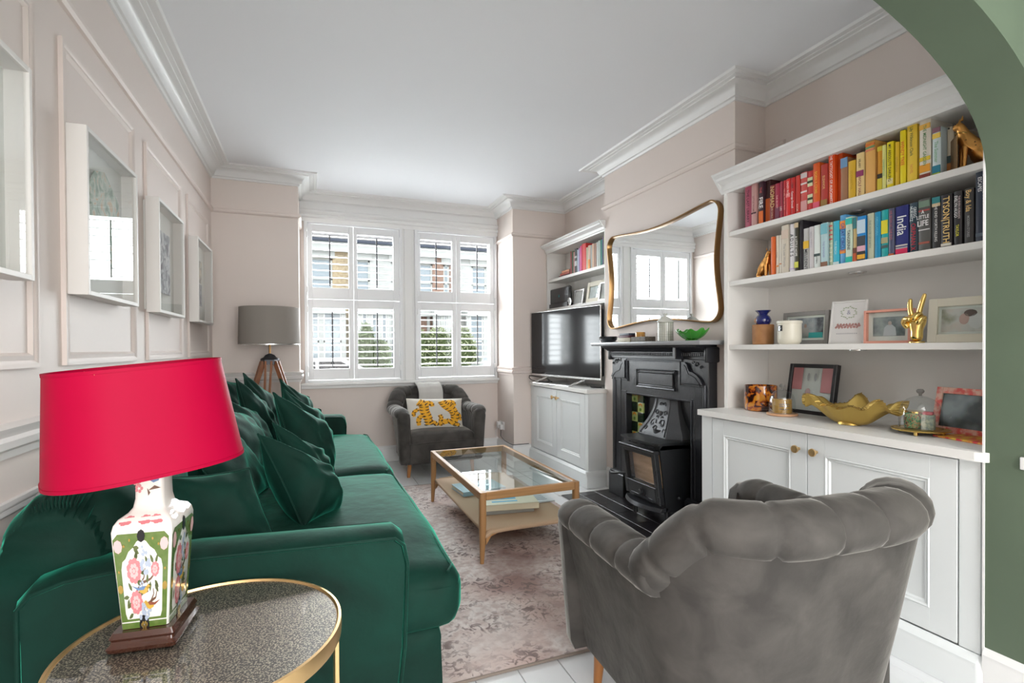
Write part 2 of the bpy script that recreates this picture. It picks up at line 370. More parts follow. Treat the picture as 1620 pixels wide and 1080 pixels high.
# ------------------------------------------------------------------ windows with plantation shutters
M['slat'] = mat('shutter_paint', (.80, .81, .82), .4)
M['rod'] = mat('backlit_tilt_rod', (.09, .09, .10), .6)  # dark colour paints in the backlit shade of the rods
def shutter(par, x0, x1, z0, z1, oz0, oz1, ox0, ox1, rodx):
    g = G(); y0, y1 = YW-.014, YW+.014
    g.box(x0, ox0, y0, y1, z0, z1, .002).box(ox1, x1, y0, y1, z0, z1, .002).box(ox0, ox1, y0, y1, z0, oz0, .002).box(ox0, ox1, y0, y1, oz1, z1, .002)
    p = g.build('shutter_panel', M['slat'], par, True)
    n = round((oz1-oz0)/.0695); s = (oz1-oz0)/n
    for i in range(n):
        z = oz0+(i+.5)*s; a = radians(6.5+R.uniform(-.8, .8))
        mtx = Matrix.Translation((0, YW, z)) @ Matrix.Rotation(a, 4, 'X')
        g = G(); L = ox1-ox0-.004; rings = []
        for xx in (-L/2, L/2): rings.append([mtx @ Vector(((ox0+ox1)/2+xx, .031*cos(2*pi*j/10), .0048*sin(2*pi*j/10))) for j in range(10)])
        g.quadring(rings); g.build('slat', M['slat'], p, True)
    G().box(rodx-.0065, rodx+.0065, YW-.048, YW-.037, oz0+.015, oz1-.035, .0015).build('backlit_tilt_rod', M['rod'], p)
    return p
def window(name, x0, x1, panes, xm):
    w_ = struct(thing(name, None, None, ((x0+x1)/2, YW, .87)))
    g = G(); f = .03
    g.box(x0, x0+f, YW-.03, YW+.03, .862, 2.49, .003).box(x1-f, x1, YW-.03, YW+.03, .862, 2.49, .003).box(x0+f, x1-f, YW-.03, YW+.03, 2.465, 2.49, .003).box(x0+f, x1-f, YW-.03, YW+.03, .862, .885, .003)
    g.build('window_frame', M['slat'], w_, True)
    for (a, b, oa, ob) in panes:
        for (z0, z1, o0, o1) in ((.889, 1.704, 1.0, 1.615), (1.708, 2.461, 1.825, 2.385)):
            shutter(w_, a, b, z0, z1, o0, o1, oa, ob, (oa+ob)/2+(-.01 if R.random() < .5 else .01))
    # hinges
    for zz in (1.0, 1.6, 1.8, 2.35):
        for xx in (x0+f+.002, x1-f-.002): G().box(xx-.008, xx+.008, YW-.036, YW-.028, zz-.03, zz+.03, .003).build('hinge', M['slat'], w_, True)
    # sash behind
    g = G(); y0, y1 = 5.62, 5.66
    for (a, b) in ((x0, xm-.0), (xm, x1)): pass
    g.box(x0, x0+.05, y0, y1, .86, 2.49).box(x1-.05, x1, y0, y1, .86, 2.49).box(x0, x1, y0, y1, 2.44, 2.49).box(x0, x1, y0, y1, .86, .92).box(x0, x1, y0, y1, 1.66, 1.70)
    s = g.build('sash', M['white'], w_)
    G().box(x0+.05, x1-.05, y0+.018, y0+.022, .92, 1.66).build('pane', M['winglass'], s)
    G().box(x0+.05, x1-.05, y0+.018, y0+.022, 1.70, 2.44).build('pane', M['winglass'], s)
window('window_1', -.06, .915, [(-.028, .412, .018, .366), (.415, .883, .452, .818)], .43)
window('window_2', 1.045, 1.985, [(1.077, 1.508, 1.11, 1.461), (1.511, 1.953, 1.56, 1.905)], 1.51)
g = G().box(.915, 1.045, YW-.012, 5.72, .862, 2.49, .004).box(.935, 1.025, YW-.02, YW-.010, .862, 2.49, .003)
struct(g.build('trim_9', M['white'], None, True))
g = G().box(XR0, -.06, YW-.005, 5.72, .862, 2.49).box(1.985, XR1+.002, YW-.005, 5.72, .862, 2.49)
struct(g.build('trim_10', M['pink']))
# ------------------------------------------------------------------ street outside
M['brick'] = mat('yellow_stock_brick', (.50, .40, .26), .9, c2=(.36, .27, .17), nscale=12, noise=.5)
M['brickred'] = mat('red_brick', (.34, .22, .17), .9, c2=(.26, .16, .12), nscale=10, noise=.5)
M['mortar'] = mat('mortar', (.55, .50, .42), .95)
M['stone'] = mat('painted_stone', (.50, .50, .48), .8)
M['rooftile'] = mat('roof_slate', (.30, .28, .27), .8, c2=(.22, .2, .2), nscale=6, noise=.3)
M['sashblue'] = mat('sash_glass', (.30, .34, .37), .1, spec=.6)
M['asphalt'] = mat('asphalt', (.16, .16, .165), .9, noise=.3, nscale=20)
M['pave'] = mat('pavement', (.42, .41, .39), .9, noise=.2, nscale=12)
M['leaf'] = mat('leaf_green', (.20, .24, .12), .6, c2=(.10, .14, .06), nscale=2, noise=.5)
M['leaflt'] = mat('leaf_light', (.34, .36, .20), .6, c2=(.18, .21, .10), nscale=2, noise=.5)
ZG = -.35
struct(G().box(-16, 22, 5.76, 9.2, ZG-.2, ZG).build('pavement', M['pave']))
struct(G().box(-16, 22, 9.2, 14.6, ZG-.3, ZG-.1).build('road', M['asphalt']))
struct(G().box(-16, 22, 14.6, 24, ZG-.2, ZG).build('pavement', M['pave']))
FY = 19.0
def house(x0, x1, brickm, label, doorside, ups=None):
    h = thing('terraced_house', label, 'house', ((x0+x1)/2, FY, ZG), None)
    W = x1-x0; wm = x0+W*.33
    # openings: upper two sashes, ground bay + door
    ups = ups or [(x0+W*.16, x0+W*.40), (x0+W*.62, x0+W*.86)]
    g = G(); z0 = ZG; zu0, zu1, zt = ZG+3.3, ZG+4.75, ZG+5.35
    xs = [x0, ups[0][0], ups[0][1], ups[1][0], ups[1][1], x1]
    for i in (0, 2, 4): g.box(xs[i], xs[i+1], FY, FY+.3, z0, zt)
    for a, b in ups: g.box(a, b, FY, FY+.3, z0, zu0).box(a, b, FY, FY+.3, zu1, zt)
    g.build('wall', brickm, h)
    g = G()
    k = 0; z = z0+.35
    while z < zt-.1:   # brick courses proud of the wall
        xx = x0+(.11 if k % 2 else 0)
        while xx < x1-.24:
            if not any(a-.28 < xx < b+.05 and zu0-.1 < z < zu1+.1 for a, b in ups) and R.random() < .93:
                g.box(xx, xx+.215, FY-.012, FY+.01, z, z+.065)
            xx += .235
        z += .08; k += 1
    o = g.build('brickwork', brickm, h); o['kind'] = 'stuff'
    for a, b in ups:
        f = G().box(a-.06, b+.06, FY-.06, FY-.01, zu0-.12, zu0).box(a-.08, b+.08, FY-.05, FY-.01, zu1, zu1+.26).box(a-.02, a+.06, FY+.04, FY+.1, zu0, zu1).box(b-.06, b+.02, FY+.04, FY+.1, zu0, zu1).box(a, b, FY+.04, FY+.1, (zu0+zu1)/2-.03, (zu0+zu1)/2+.03).box(a, b, FY+.04, FY+.1, zu1-.06, zu1).box(a, b, FY+.04, FY+.1, zu0, zu0+.08).build('window', M['stone'], h)
        G().box(a, b, FY+.08, FY+.09, zu0, zu1).build('pane', M['sashblue'], f)
    # ground floor bay and door
    bx0, bx1 = (x0+W*.08, x0+W*.56) if doorside > 0 else (x0+W*.44, x0+W*.92)
    dx0, dx1 = (x0+W*.66, x0+W*.86) if doorside > 0 else (x0+W*.14, x0+W*.34)
    g = G().box(bx0, bx1, FY-.75, FY, ZG, ZG+.8).box(bx0-.06, bx1+.06, FY-.82, FY, ZG+2.75, ZG+3.1).box(bx0, bx1, FY-.78, FY, ZG+.8, ZG+.9)
    g.build('bay', M['stone'], h)
    for i in range(4):
        cx = bx0+(bx1-bx0)*i/3
        G().box(cx-.07, cx+.07, FY-.75, FY-.6, ZG+.9, ZG+2.75).build('mullion', M['stone'], h)
    for i in range(3):
        a = bx0+(bx1-bx0)*i/3+.07; b = bx0+(bx1-bx0)*(i+1)/3-.07
        f = G().box(a, b, FY-.68, FY-.64, ZG+1.78, ZG+1.84).box(a, a+.05, FY-.68, FY-.64, ZG+.9, ZG+2.75).box(b-.05, b, FY-.68, FY-.64, ZG+.9, ZG+2.75).build('window', M['white'], h)
        G().box(a, b, FY-.66, FY-.65, ZG+.9, ZG+2.75).build('pane', M['sashblue'], f)
    G().box(dx0, dx1, FY-.06, FY-.01, ZG, ZG+2.2, .01).box(dx0+.1, dx1-.1, FY-.075, FY-.05, ZG+.3, ZG+.95, .01).build('door', col((.16, .2, .26)), h)
    G().box(dx0-.12, dx1+.12, FY-.2, FY-.01, ZG+2.75, ZG+2.95).box(dx0-.1, dx0, FY-.12, FY-.01, ZG, ZG+2.75).box(dx1, dx1+.1, FY-.12, FY-.01, ZG, ZG+2.75).build('porch', M['stone'], h)
    G().box(x0, x1, FY-.32, FY-.18, zt-.05, zt+.08, .02).build('gutter', col((.05, .06, .09)), h)
    G().box(x1-.12, x1-.03, FY-.12, FY-.03, ZG, zt).build('downpipe', col((.05, .06, .09)), h)
    G().box(x0, x1, FY-.2, FY+.02, zt-.35, zt-.02).build('fascia', M['stone'], h)
    sl = Vector((0, cos(radians(38)), sin(radians(38))))
    g = G().hexa([(x0, FY-.3, zt+.02), (x1, FY-.3, zt+.02), (x1, FY-.3+4*sl.y, zt+4*sl.z), (x0, FY-.3+4*sl.y, zt+4*sl.z), (x0, FY-.35, zt+.1), (x1, FY-.35, zt+.1), (x1, FY-.35+4*sl.y, zt+.1+4*sl.z), (x0, FY-.35+4*sl.y, zt+.1+4*sl.z)])
    rr = g.build('roof', M['rooftile'], h)
    g = G()
    for r in range(15):
        q = x0+(.1 if r % 2 else 0)
        while q < x1-.2:
            y = FY-.38+r*.25*sl.y; z = zt+.11+r*.25*sl.z
            g.hexa([(q, y, z), (q+.19, y, z), (q+.19, y+.25*sl.y, z+.25*sl.z-.0), (q, y+.25*sl.y, z+.25*sl.z), (q, y-.01, z+.04), (q+.19, y-.01, z+.04), (q+.19, y+.25*sl.y, z+.25*sl.z+.02), (q, y+.25*sl.y, z+.25*sl.z+.02)])
            q += .2
    o = g.build('roof_tiles', M['rooftile'], rr); o['kind'] = 'stuff'
    g = G().box(x1-.72, x1-.06, FY+.9, FY+1.8, zt+.4, zt+2.4)
    ch = g.build('chimney_stack', brickm, h)
    for i in range(3): G().lathe([(.1, zt+2.4), (.09, zt+2.75), (.11, zt+2.8)], (x1-.57+i*.18, FY+1.35, 0), 10).build('chimney_pot', M['brickred'], ch)
    return h
house(-7.4, -3.1, M['brick'], 'yellow brick terraced house furthest left across the street', 1)
house(-3.1, 1.4, M['brick'], 'yellow brick terraced house seen through the left shutters, beside the tree', -1, [(-2.4, -1.3), (-.35, .72)])
house(1.4, 3.5, M['stone'], 'narrow pale rendered terraced house with grey tiled roof, left of the central mullion', 1, [(1.52, 2.0), (2.75, 3.2)])
house(3.5, 5.15, M['brickred'], 'red brick terraced house seen through the right window above the hedge', -1, [(3.72, 4.3), (4.72, 4.95)])
house(5.15, 9.3, M['stone'], 'white rendered terraced house seen through the rightmost shutter panels', 1, [(5.85, 6.45), (7.9, 8.6)])
house(9.3, 13.5, M['brick'], 'yellow brick terraced house furthest right across the street', 1)
def leaves(g, c, rx, ry, rz, n, s):
    for i in range(n):
        a = R.uniform(0, 2*pi); u = R.uniform(-1, 1); q = sqrt(1-u*u); k = R.uniform(.75, 1.03)
        p = Vector((c[0]+rx*q*cos(a)*k, c[1]+ry*q*sin(a)*k, c[2]+rz*u*k))
        d = Vector((R.uniform(-1, 1), R.uniform(-1, 1), R.uniform(-1, 1))).normalized(); e = d.orthogonal().normalized(); ss = s*R.uniform(.6, 1.3)
        g.poly([p-d*ss, p+e*ss*.45, p+d*ss, p-e*ss*.45])
def hedge(name, label, x0, x1, y0, y1, z1, lm, n):
    t = thing(name, label, 'hedge', ((x0+x1)/2, (y0+y1)/2, ZG))
    k = max(2, int((x1-x0)/.7)); g = G(); cs = []
    for i in range(k):
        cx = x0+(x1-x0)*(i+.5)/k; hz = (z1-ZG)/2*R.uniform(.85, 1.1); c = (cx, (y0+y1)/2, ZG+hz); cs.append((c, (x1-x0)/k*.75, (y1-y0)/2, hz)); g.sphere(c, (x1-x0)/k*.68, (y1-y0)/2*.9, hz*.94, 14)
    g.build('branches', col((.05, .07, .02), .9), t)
    g = G()
    for c, a, b, d in cs: leaves(g, c, a, b, d, n//k, .07)
    o = g.build('foliage', lm, t); o['kind'] = 'stuff'; return t
hedge('hedge', 'tall loose green hedge behind the parked cars, seen through the right shutters', 2.75, 5.2, 16.5, 17.3, 2.1, M['leaflt'], 5200)
hedge('hedge', 'dark green hedge seen through the lower shutter panel left of the mullion', 1.35, 2.2, 15.6, 16.3, 1.9, M['leaf'], 1800)
t = thing('street_tree', 'leafy green tree across the street at the left of the window', 'tree', (-2.0, 14.9, ZG))
G().tube([(-2, 14.9, ZG), (-2.05, 14.9, 1.2), (-1.95, 14.85, 2.6), (-1.8, 14.9, 3.6)], [.13, .11, .09, .05], 8).tube([(-2, 14.9, 1.8), (-2.6, 14.7, 3.2)], [.06, .03], 6).build('trunk', col((.14, .11, .08), .9), t)
g = G()
for c, r in (((-1.5, 14.9, 4.3), 1.3), ((-2.6, 14.7, 3.7), 1.1), ((-1.2, 15.1, 3.3), .8), ((-2.2, 14.8, 5.2), 1.1)): leaves(g, c, r, r, r*.85, 1800, .09)
o = g.build('foliage', M['leaf'], t); o['kind'] = 'stuff'
def car(label, x, y, c, rot=0, s=1):
    t = thing('parked_car', label, 'car', (x, y, ZG-.1)); z0 = ZG-.1
    prof = [(-2.1, .35), (-2.15, .62), (-1.95, .85), (-1.2, .98), (-.6, 1.42), (.55, 1.46), (1.35, 1.05), (2.05, .95), (2.15, .7), (2.1, .35)]
    g = G(); rings = []
    for yy, k in ((-.86, .97), (-.8, 1), (.8, 1), (.86, .97)): rings.append([(x+px*k, y+yy*(.86 if pz > 1.1 else 1), z0+pz) for px, pz in prof])
    g.quadring(rings); g.build('body', mat('car_'+label[:4], c, .2, coat=1), t, True)
    for s_ in (-1, 1):
        yy = y+s_*.79
        G().quadring([[(x+px, yy+(s_*.01), z0+pz) for px, pz in ((-1.05, 1.0), (-.55, 1.36), (-.02, 1.38), (-.02, 1.0))], [(x+px, yy+s_*.02, z0+pz) for px, pz in ((-1.05, 1.0), (-.55, 1.36), (-.02, 1.38), (-.02, 1.0))]]).build('side_window', M['screen'], t)
        G().quadring([[(x+px, yy+(s_*.01), z0+pz) for px, pz in ((.05, 1.0), (.05, 1.38), (.5, 1.38), (1.15, 1.04))], [(x+px, yy+s_*.02, z0+pz) for px, pz in ((.05, 1.0), (.05, 1.38), (.5, 1.38), (1.15, 1.04))]]).build('side_window', M['screen'], t)
        for wx in (-1.35, 1.3):
            G().lathe([(.05, -.1), (.31, -.1), (.33, -.06), (.33, .06), (.31, .1), (.05, .1)], (x+wx, y+s_*.78, z0+.33), 20, Matrix.Rotation(pi/2, 3, 'X')).build('wheel', M['black'], t, True)
    return t
car('white car parked across the street behind the lower left shutters', .1, 12.6, (.62, .64, .66))
car('silver car parked across the street behind the lower right shutters', 5.0, 12.7, (.55, .56, .58))

# ------------------------------------------------------------------ built-in cabinets
def door_panel(par, y0, y1, z0, z1, x, knob_y=None, knob_z=None, pale=True, t=.02):
    """door facing -x whose face stands at x"""
    g = G(); s = .085
    g.box(x, x+t, y0, y0+s, z0, z1, .0012).box(x, x+t, y1-s, y1, z0, z1, .0012).box(x, x+t, y0+s, y1-s, z0, z0+s, .0012).box(x, x+t, y0+s, y1-s, z1-s, z1, .0012).box(x+.010, x+t, y0+s-.002, y1-s+.002, z0+s-.002, z1-s+.002)
    d = g.build('door', M['cab'], par)
    pr = [(.0, 0), (-.003, .004), (.001, .009), (.004, .010), (.002, .016), (.010, .022), (.010, 0)]
    cs = [(y0+s, z0+s, 1, 1), (y1-s, z0+s, -1, 1), (y1-s, z1-s, -1, -1), (y0+s, z1-s, 1, -1)]
    g = G(); g.quadring([[(x+h, cy+sy*o, cz+sz*o) for h, o in pr] for cy, cz, sy, sz in cs], True, False, True); g.build('door_moulding', M['cab'], d, True)
    if knob_y is not None:
        G().lathe([(.0075, 0), (.0065, .012), (.008, .016), (.0165, .022), (.0185, .027), (.0175, .032), (.010, .0335), (.003, .032)], (x, knob_y, knob_z), 20, Matrix.Rotation(-pi/2, 3, 'Y')).build('knob', M['brass'], d, True)
    return d
def plinth(par, x, y0, y1, y_end=None):
    pr = [(0, 0), (-.030, 0), (-.030, .095), (-.026, .105), (-.027, .118), (-.012, .135), (-.006, .14), (0, .14)]
    g = G(); g.quadring([[(x+h, y, z) for h, z in pr] for y in (y0, y1)]); return g.build('plinth', M['cab'], par, True)
# right-hand unit
CX = 2.115
cab = thing('alcove_cabinet', 'white two-door alcove cabinet right of the fireplace with round brass knobs', 'cabinet', (2.35, 1.7, 0))
g = G().box(CX+.021, XA-.002, 1.015, 2.34, 0, .805).box(CX, CX+.021, 2.262, 2.34, .14, .805, .001).box(CX, CX+.021, 1.015, 1.078, .14, .805, .004, 2).box(CX, CX+.021, 1.078, 2.262, .800, .806)
g.build('carcass', M['cab'], cab)
plinth(cab, CX, 1.015, 2.34)
G().lathe([(.031, 0), (.031, .095), (.026, .12), (.01, .138), (.002, .14)], (CX+.001, 1.016, 0), 20).build('plinth_corner', M['cab'], cab, True)
door_panel(cab, 1.667, 2.258, .145, .797, CX, 1.707, .722)
door_panel(cab, 1.082, 1.663, .145, .797, CX, 1.618, .722)
G().prism([(CX-.028, 2.345), (CX-.028, 1.02), (CX-.022, .998), (CX-.006, .988), (XA-.001, .988+.015), (XA-.001, 2.345)], 'z', .806, .838).build('worktop', M['shelfp'], cab)
# left-hand unit under the television
TX = 2.194
cab2 = thing('alcove_cabinet', 'white two-door alcove cabinet left of the fireplace, under the television', 'cabinet', (2.4, 4.4, 0))
G().box(TX+.021, XA-.002, 3.785, 4.995, 0, .805).box(TX, TX+.021, 3.785, 3.84, .14, .805, .001).box(TX, TX+.021, 4.93, 4.995, .14, .805, .001).build('carcass', M['cab'], cab2)
plinth(cab2, TX, 3.785, 4.995)
pr = [(0, 0), (-.03, 0), (-.03, .095), (-.026, .105), (-.012, .135), (0, .14)]
G().quadring([[(TX-.03, 3.785+h, z) for h, z in pr], [(XC-.002, 3.785+h, z) for h, z in pr]]).build('plinth_return', M['cab'], cab2, True)
door_panel(cab2, 3.843, 4.383, .145, .797, TX, 4.345, .72)
door_panel(cab2, 4.387, 4.927, .145, .797, TX, 4.435, .72)
G().box(TX-.022, XA-.001, 3.805, 4.999, .806, .84, .003).box(TX-.022, XC-.001, 3.765, 3.805, .806, .84, .003).build('worktop', M['shelfp'], cab2)
# bookcases
def bookcase(label, x, y0, y1, zb, shelves, zc0, zc1, th=.028, proj=.08, side_w=.03, crown_in=False):
    b = thing('bookcase', label, 'bookcase', ((x+XA)/2, (y0+y1)/2, zb))
    G().box(x, XA-.002, y0, y0+side_w, zb, zc0, .0015).build('side_panel', M['shelfp'], b)
    G().box(x, XA-.002, y1-side_w, y1, zb, zc0, .0015).build('side_panel', M['shelfp'], b)
    G().box(XA-.012, XA-.002, y0+side_w, y1-side_w, zb, zc0).build('back_panel', M['shelfp'], b)
    G().box(x, XA-.012, y0+side_w, y1-side_w, zc0, zc0+.02).build('top_panel', M['shelfp'], b)
    for zt in shelves:
        G().box(x+.008, XA-.012, y0+side_w, y1-side_w, zt-th, zt, .0015).build('shelf', M['shelfp'], b)
    h = zc1-zc0
    pr = [(.006, zc0-.012), (-.004, zc0-.012), (-.008, zc0), (-.014, zc0+.012*0+.004), (-.018, zc0+h*.35), (-.035, zc0+h*.5), (-.055, zc0+h*.58), (-.06, zc0+h*.72), (-.072, zc0+h*.8), (-proj, zc0+h*.88), (-proj, zc1), (.006, zc1)]
    g = G(); g.quadring([[(x+a, y0-(0 if not crown_in else 0), z) for a, z in pr], [(x+a, y1, z) for a, z in pr]]); g.box(x+.006, XA-.002, y0, y1, zc1-.012, zc1)
    g.build('crown_moulding', M['white'], b, True, 30)
    return b
bk = bookcase('white open bookcase with three shelves, right of the chimney breast', 2.285, 1.03, 2.342, .838, (1.211, 1.584, 1.875), 2.115, 2.21)
# little return of crown past the chimney corner, downlights
G().prism([(2.205, 2.10+.11), (2.285, 2.105), (2.377, 2.105), (2.377, 2.21)], 'y', 2.342, 2.36).build('crown_return', M['white'], bk)
for (zz, yy) in ((2.114, 1.66), (1.846, 1.66), (1.555, 1.66), (1.182, 1.66)):
    G().lathe([(.038, 0), (.038, -.004), (.030, -.005), (.028, -.002), (.0, -.002)], (2.45, yy, zz), 24, None, False).build('downlight', M['silver'], bk, True)
bk2 = bookcase('small white bookcase above the television, left of the chimney breast', 2.385, 3.802, 4.99, .84, (1.62, 1.93), 2.225, 2.30, side_w=.022, proj=.07)
G().prism([(2.315, 2.30), (2.38, 2.22), (2.385, 2.22), (2.385, 2.30)], 'y', 3.785, 3.802).build('crown_return', M['white'], bk2)
# ------------------------------------------------------------------ hearth and cast iron fireplace
he = struct(G().box(1.868, 2.60, 2.30, 3.66, -.004, .006, .002).build('trim_11', M['grout']))
he2 = tag(he, None, None, None, 'structure')
sx_, sy_ = .149, .229
nx = 4
for i in range(nx+1):
    off = .115 if i % 2 else 0
    y = 2.30-off
    while y < 3.66:
        a, b_ = max(y, 2.30)+.002, min(y+sy_, 3.66)-.002
        if b_-a > .02: G().box(1.87+i*sx_+.002, min(1.87+(i+1)*sx_, 2.62)-.002, a, b_, .002, .0105, .0015).build('hearth_tile', M['slate'], he)
        y += sy_
G().box(1.85, XC-.02, 3.662, 3.69, 0, .012, .002).build('hearth_edging', M['white'], he)
FPX = 2.305
fp = thing('fireplace', 'black cast iron Victorian fireplace surround with mantel shelf and tiled cheeks', 'fireplace', (2.34, 3.02, 0))
FC_ = 3.035
def fy(a): return FC_+a     # a>0 is to the left in the photograph
# jambs
g = G()
g.box(FPX, XC, fy(-.545), fy(-.42), .19, 1.12, .004).box(FPX, XC, fy(.42), fy(.545), .19, 1.12, .004)
g.box(FPX, XC, fy(-.42), fy(-.385), .02, .86, .003).box(FPX, XC, fy(.345), fy(.42), .02, .86, .003)
g.box(FPX+.004, XC, fy(-.42), fy(.42), .835, 1.12, .003)
g.build('surround', M['iron'], fp)
for s, a in ((1, .455), (-1, -.455)):
    g = G(); w0 = .105
    g.box(FPX-.03, XC, fy(a)-w0, fy(a)+w0, .01, .19, .005).box(FPX-.022, XC, fy(a)-w0*.92, fy(a)+w0*.92, .19, .205, .004)
    g.build('plinth_block', M['iron'], fp)
# raised outer bead following the stepped outline
def bead(g, pts, x, r, closed=False):
    g.tube([(x, fy(a), z) for a, z in pts], r, 6, closed)
g = G()
for o in (0, .014):
    bead(g, [(.515-o, .22), (.515-o, .955-o), (.34-o, .955-o), (.34-o, 1.115-o), (-.30+o, 1.115-o), (-.30+o, .955-o), (-.515+o, .955-o), (-.515+o, .22)], FPX-.002, .0055)
bead(g, [(.352, .2), (.352, .845), (-.39, .845), (-.39, .2)], FPX-.002, .006)
g.build('moulding', M['ironhi'], fp, True)
g = G(); pts = [(.20, .905), (-.235, .905), (-.235, 1.035), (.20, 1.035)]
bead(g, pts, FPX-.004, .008, True)
bead(g, [(.182, .922), (-.217, .922), (-.217, 1.018), (.182, 1.018)], FPX-.006, .004, True)
g.build('panel_moulding', M['ironhi'], fp, True)
G().box(FPX-.008, FPX+.006, fy(-.212), fy(.178), .927, 1.013, .004).build('centre_panel', M['iron'], fp)
# scrolled spandrels
for s in (1, -1):
    e = .525 if s > 0 else -.525; i0 = .35 if s > 0 else -.31
    crv = [(0, 1.10), (.03, 1.10), (.055, 1.085), (.065, 1.06), (.08, 1.04), (.11, 1.035), (.15, 1.02), (.185, .995), (.205, .965)]
    g = G(); g.quadring([[(FPX-.014, fy(i0+s*a*.93), z) for a, z in crv]+[(FPX-.014, fy(i0+s*.19), .962), (FPX-.014, fy(i0), .962)], [(FPX+.002, fy(i0+s*a*.93), z) for a, z in crv]+[(FPX+.002, fy(i0+s*.19), .962), (FPX+.002, fy(i0), .962)]])
    g.tube([(FPX-.014, fy(i0+s*a*.86), z-.02) for a, z in crv[1:]], .0035, 5)
    for (ca, cz, r) in ((.13, 1.085, .02), (.17, 1.07, .014), (.10, 1.098, .012)): g.tube([(FPX-.004, fy(i0+s*(ca+r*cos(t)*(1-t/9))), cz+r*sin(t)*(1-t/9)) for t in [q*.5 for q in range(13)]], .003, 5)
    g.build('spandrel', M['iron'], fp, True, 50)
# frieze, dentils and cornice under the shelf
g = G().box(FPX-.012, XC, fy(-.55), fy(.55), 1.118, 1.135, .003).box(FPX-.016, XC, fy(-.54), fy(.54), 1.135, 1.165)
pr = [(FPX-.012, 1.165), (FPX-.03, 1.172), (FPX-.04, 1.18), (FPX-.07, 1.195), (FPX-.09, 1.20), (FPX-.095, 1.213), (XC, 1.213), (XC, 1.165)]
g.quadring([[(x, fy(-.54-.0), z) for x, z in pr], [(x, fy(.57), z) for x, z in pr]])
g.build('frieze', M['iron'], fp, True, 30)
g = G()
n = 58
for i in range(n):
    a = -.53+1.06*i/(n-1)
    if -.325 < a < -.29: continue
    g.box(FPX-.027, FPX-.012, fy(a)-.0055, fy(a)+.0055, 1.139, 1.161, .003)
g.build('dentil_band', M['ironhi'], fp)
G().box(FPX-.075, FPX, fy(-.325), fy(-.295), 1.12, 1.213, .005).build('key_block', M['iron'], fp)
G().box(FPX-.04, XC, fy(-.568), fy(-.545), 1.10, 1.2, .012, 2).build('end_bracket', M['iron'], fp, True)
G().box(FPX-.03, XC, fy(.545), fy(.568), 1.1, 1.2, .012, 2).build('end_bracket', M['iron'], fp, True)
G().hexa([(2.15, 2.395, 1.213), (XC, 2.395, 1.213), (XC, 3.655, 1.213), (2.15, 3.655, 1.213), (2.145, 2.39, 1.24), (XC, 2.39, 1.24), (XC, 3.66, 1.24), (2.145, 3.66, 1.24)], .005, 2).build('mantel_shelf', mat('iron_shelf_highlight', (.36, .37, .385), .3, metal=.1, bump=.1, bscale=30), fp, True)  # light grey base colour holds the window highlight on black iron
# register plate, opening recess, hood
g = G().box(2.42, 2.44, fy(-.41), fy(.40), 0, .85).box(FPX+.01, 2.44, fy(-.41), fy(-.405), 0, .86).box(FPX+.01, 2.44, fy(.395), fy(.40), 0, .86).box(FPX+.02, 2.44, fy(-.41), fy(.40), .845, .86)
g.build('register_plate', M['iron'], fp)
g = G().box(2.385, 2.40, fy(-.36), fy(.20), .42, .84, .003)
g.build('back_plate', M['iron'], fp)
for s, a in ((1, .21), (-1, -.375)):
    g = G(); bead(g, [(a, .30), (a, .835)], 2.382, .008); g.build('moulding', M['ironhi'], fp, True)
# flared canopy (hood)
hy = fy(-.065)
def hood_ring(z, hw, d):
    x0 = 2.385
    return [(x0, hy-hw, z), (x0-d*.55, hy-hw, z), (x0-d, hy-hw*.62, z), (x0-d, hy+hw*.62, z), (x0-d*.55, hy+hw, z), (x0, hy+hw, z)]
rs = []
for i in range(9):
    t = i/8; z = .832-.24*t; k = t**1.8
    rs.append(hood_ring(z, .125+.115*k, .045+.10*k))
rs.append(hood_ring(.575, .245, .15)); rs.append(hood_ring(.555, .24, .145))
g = G().quadring(rs); hd = g.build('canopy', mat('canopy_iron', (.075, .078, .085), .5, metal=.15, bump=.3, bscale=50), fp, True, 25)
g = G(); rr = random.Random(3)
def hx(z, u):   # front face point of the canopy
    t = (.832-z)/.24; k = max(t, 0)**1.8; return (2.385-(.045+.10*k)-.003, hy+(.125+.115*k)*.60*u, z)
for (u0, z0, r, s, tw) in ((-.45, .66, .030, 1, 2.2), (.45, .66, .030, -1, 2.2), (-.5, .73, .022, -1, 2), (.5, .73, .022, 1, 2), (-.3, .79, .018, 1, 1.6), (.3, .79, .018, -1, 1.6), (-.75, .615, .020, -1, 1.6), (.75, .615, .020, 1, 1.6), (0, .625, .022, 1, 1.8), (-.2, .70, .014, -1, 1.4), (.2, .70, .014, 1, 1.4)):
    pts = []
    for q in range(16):
        th = q/15*tw*pi; rad = r*(1-q/15*.8); z = z0+rad*sin(th)*1.1; hw = .125+.115*max((.832-z)/.24, 0)**1.8
        pts.append(hx(z, u0+s*rad*cos(th)/(hw*.6)))
    g.tube(pts, [.0045-.0002*q for q in range(16)], 5)
g.sphere(hx(.725, 0), .006, .014, .026, 10)
g.tube([hx(z, -.93) for z in (.83, .78, .72, .66, .61, .585)], .004, 5).tube([hx(z, .93) for z in (.83, .78, .72, .66, .61, .585)], .004, 5)
for i in range(13): g.sphere((2.385-.152, hy-.14+.28*i/12, .567), .006, n=6)
g.build('canopy_ornament', mat('blackleaded_relief', (.05, .052, .058), .4, metal=.3), hd, True, 60)
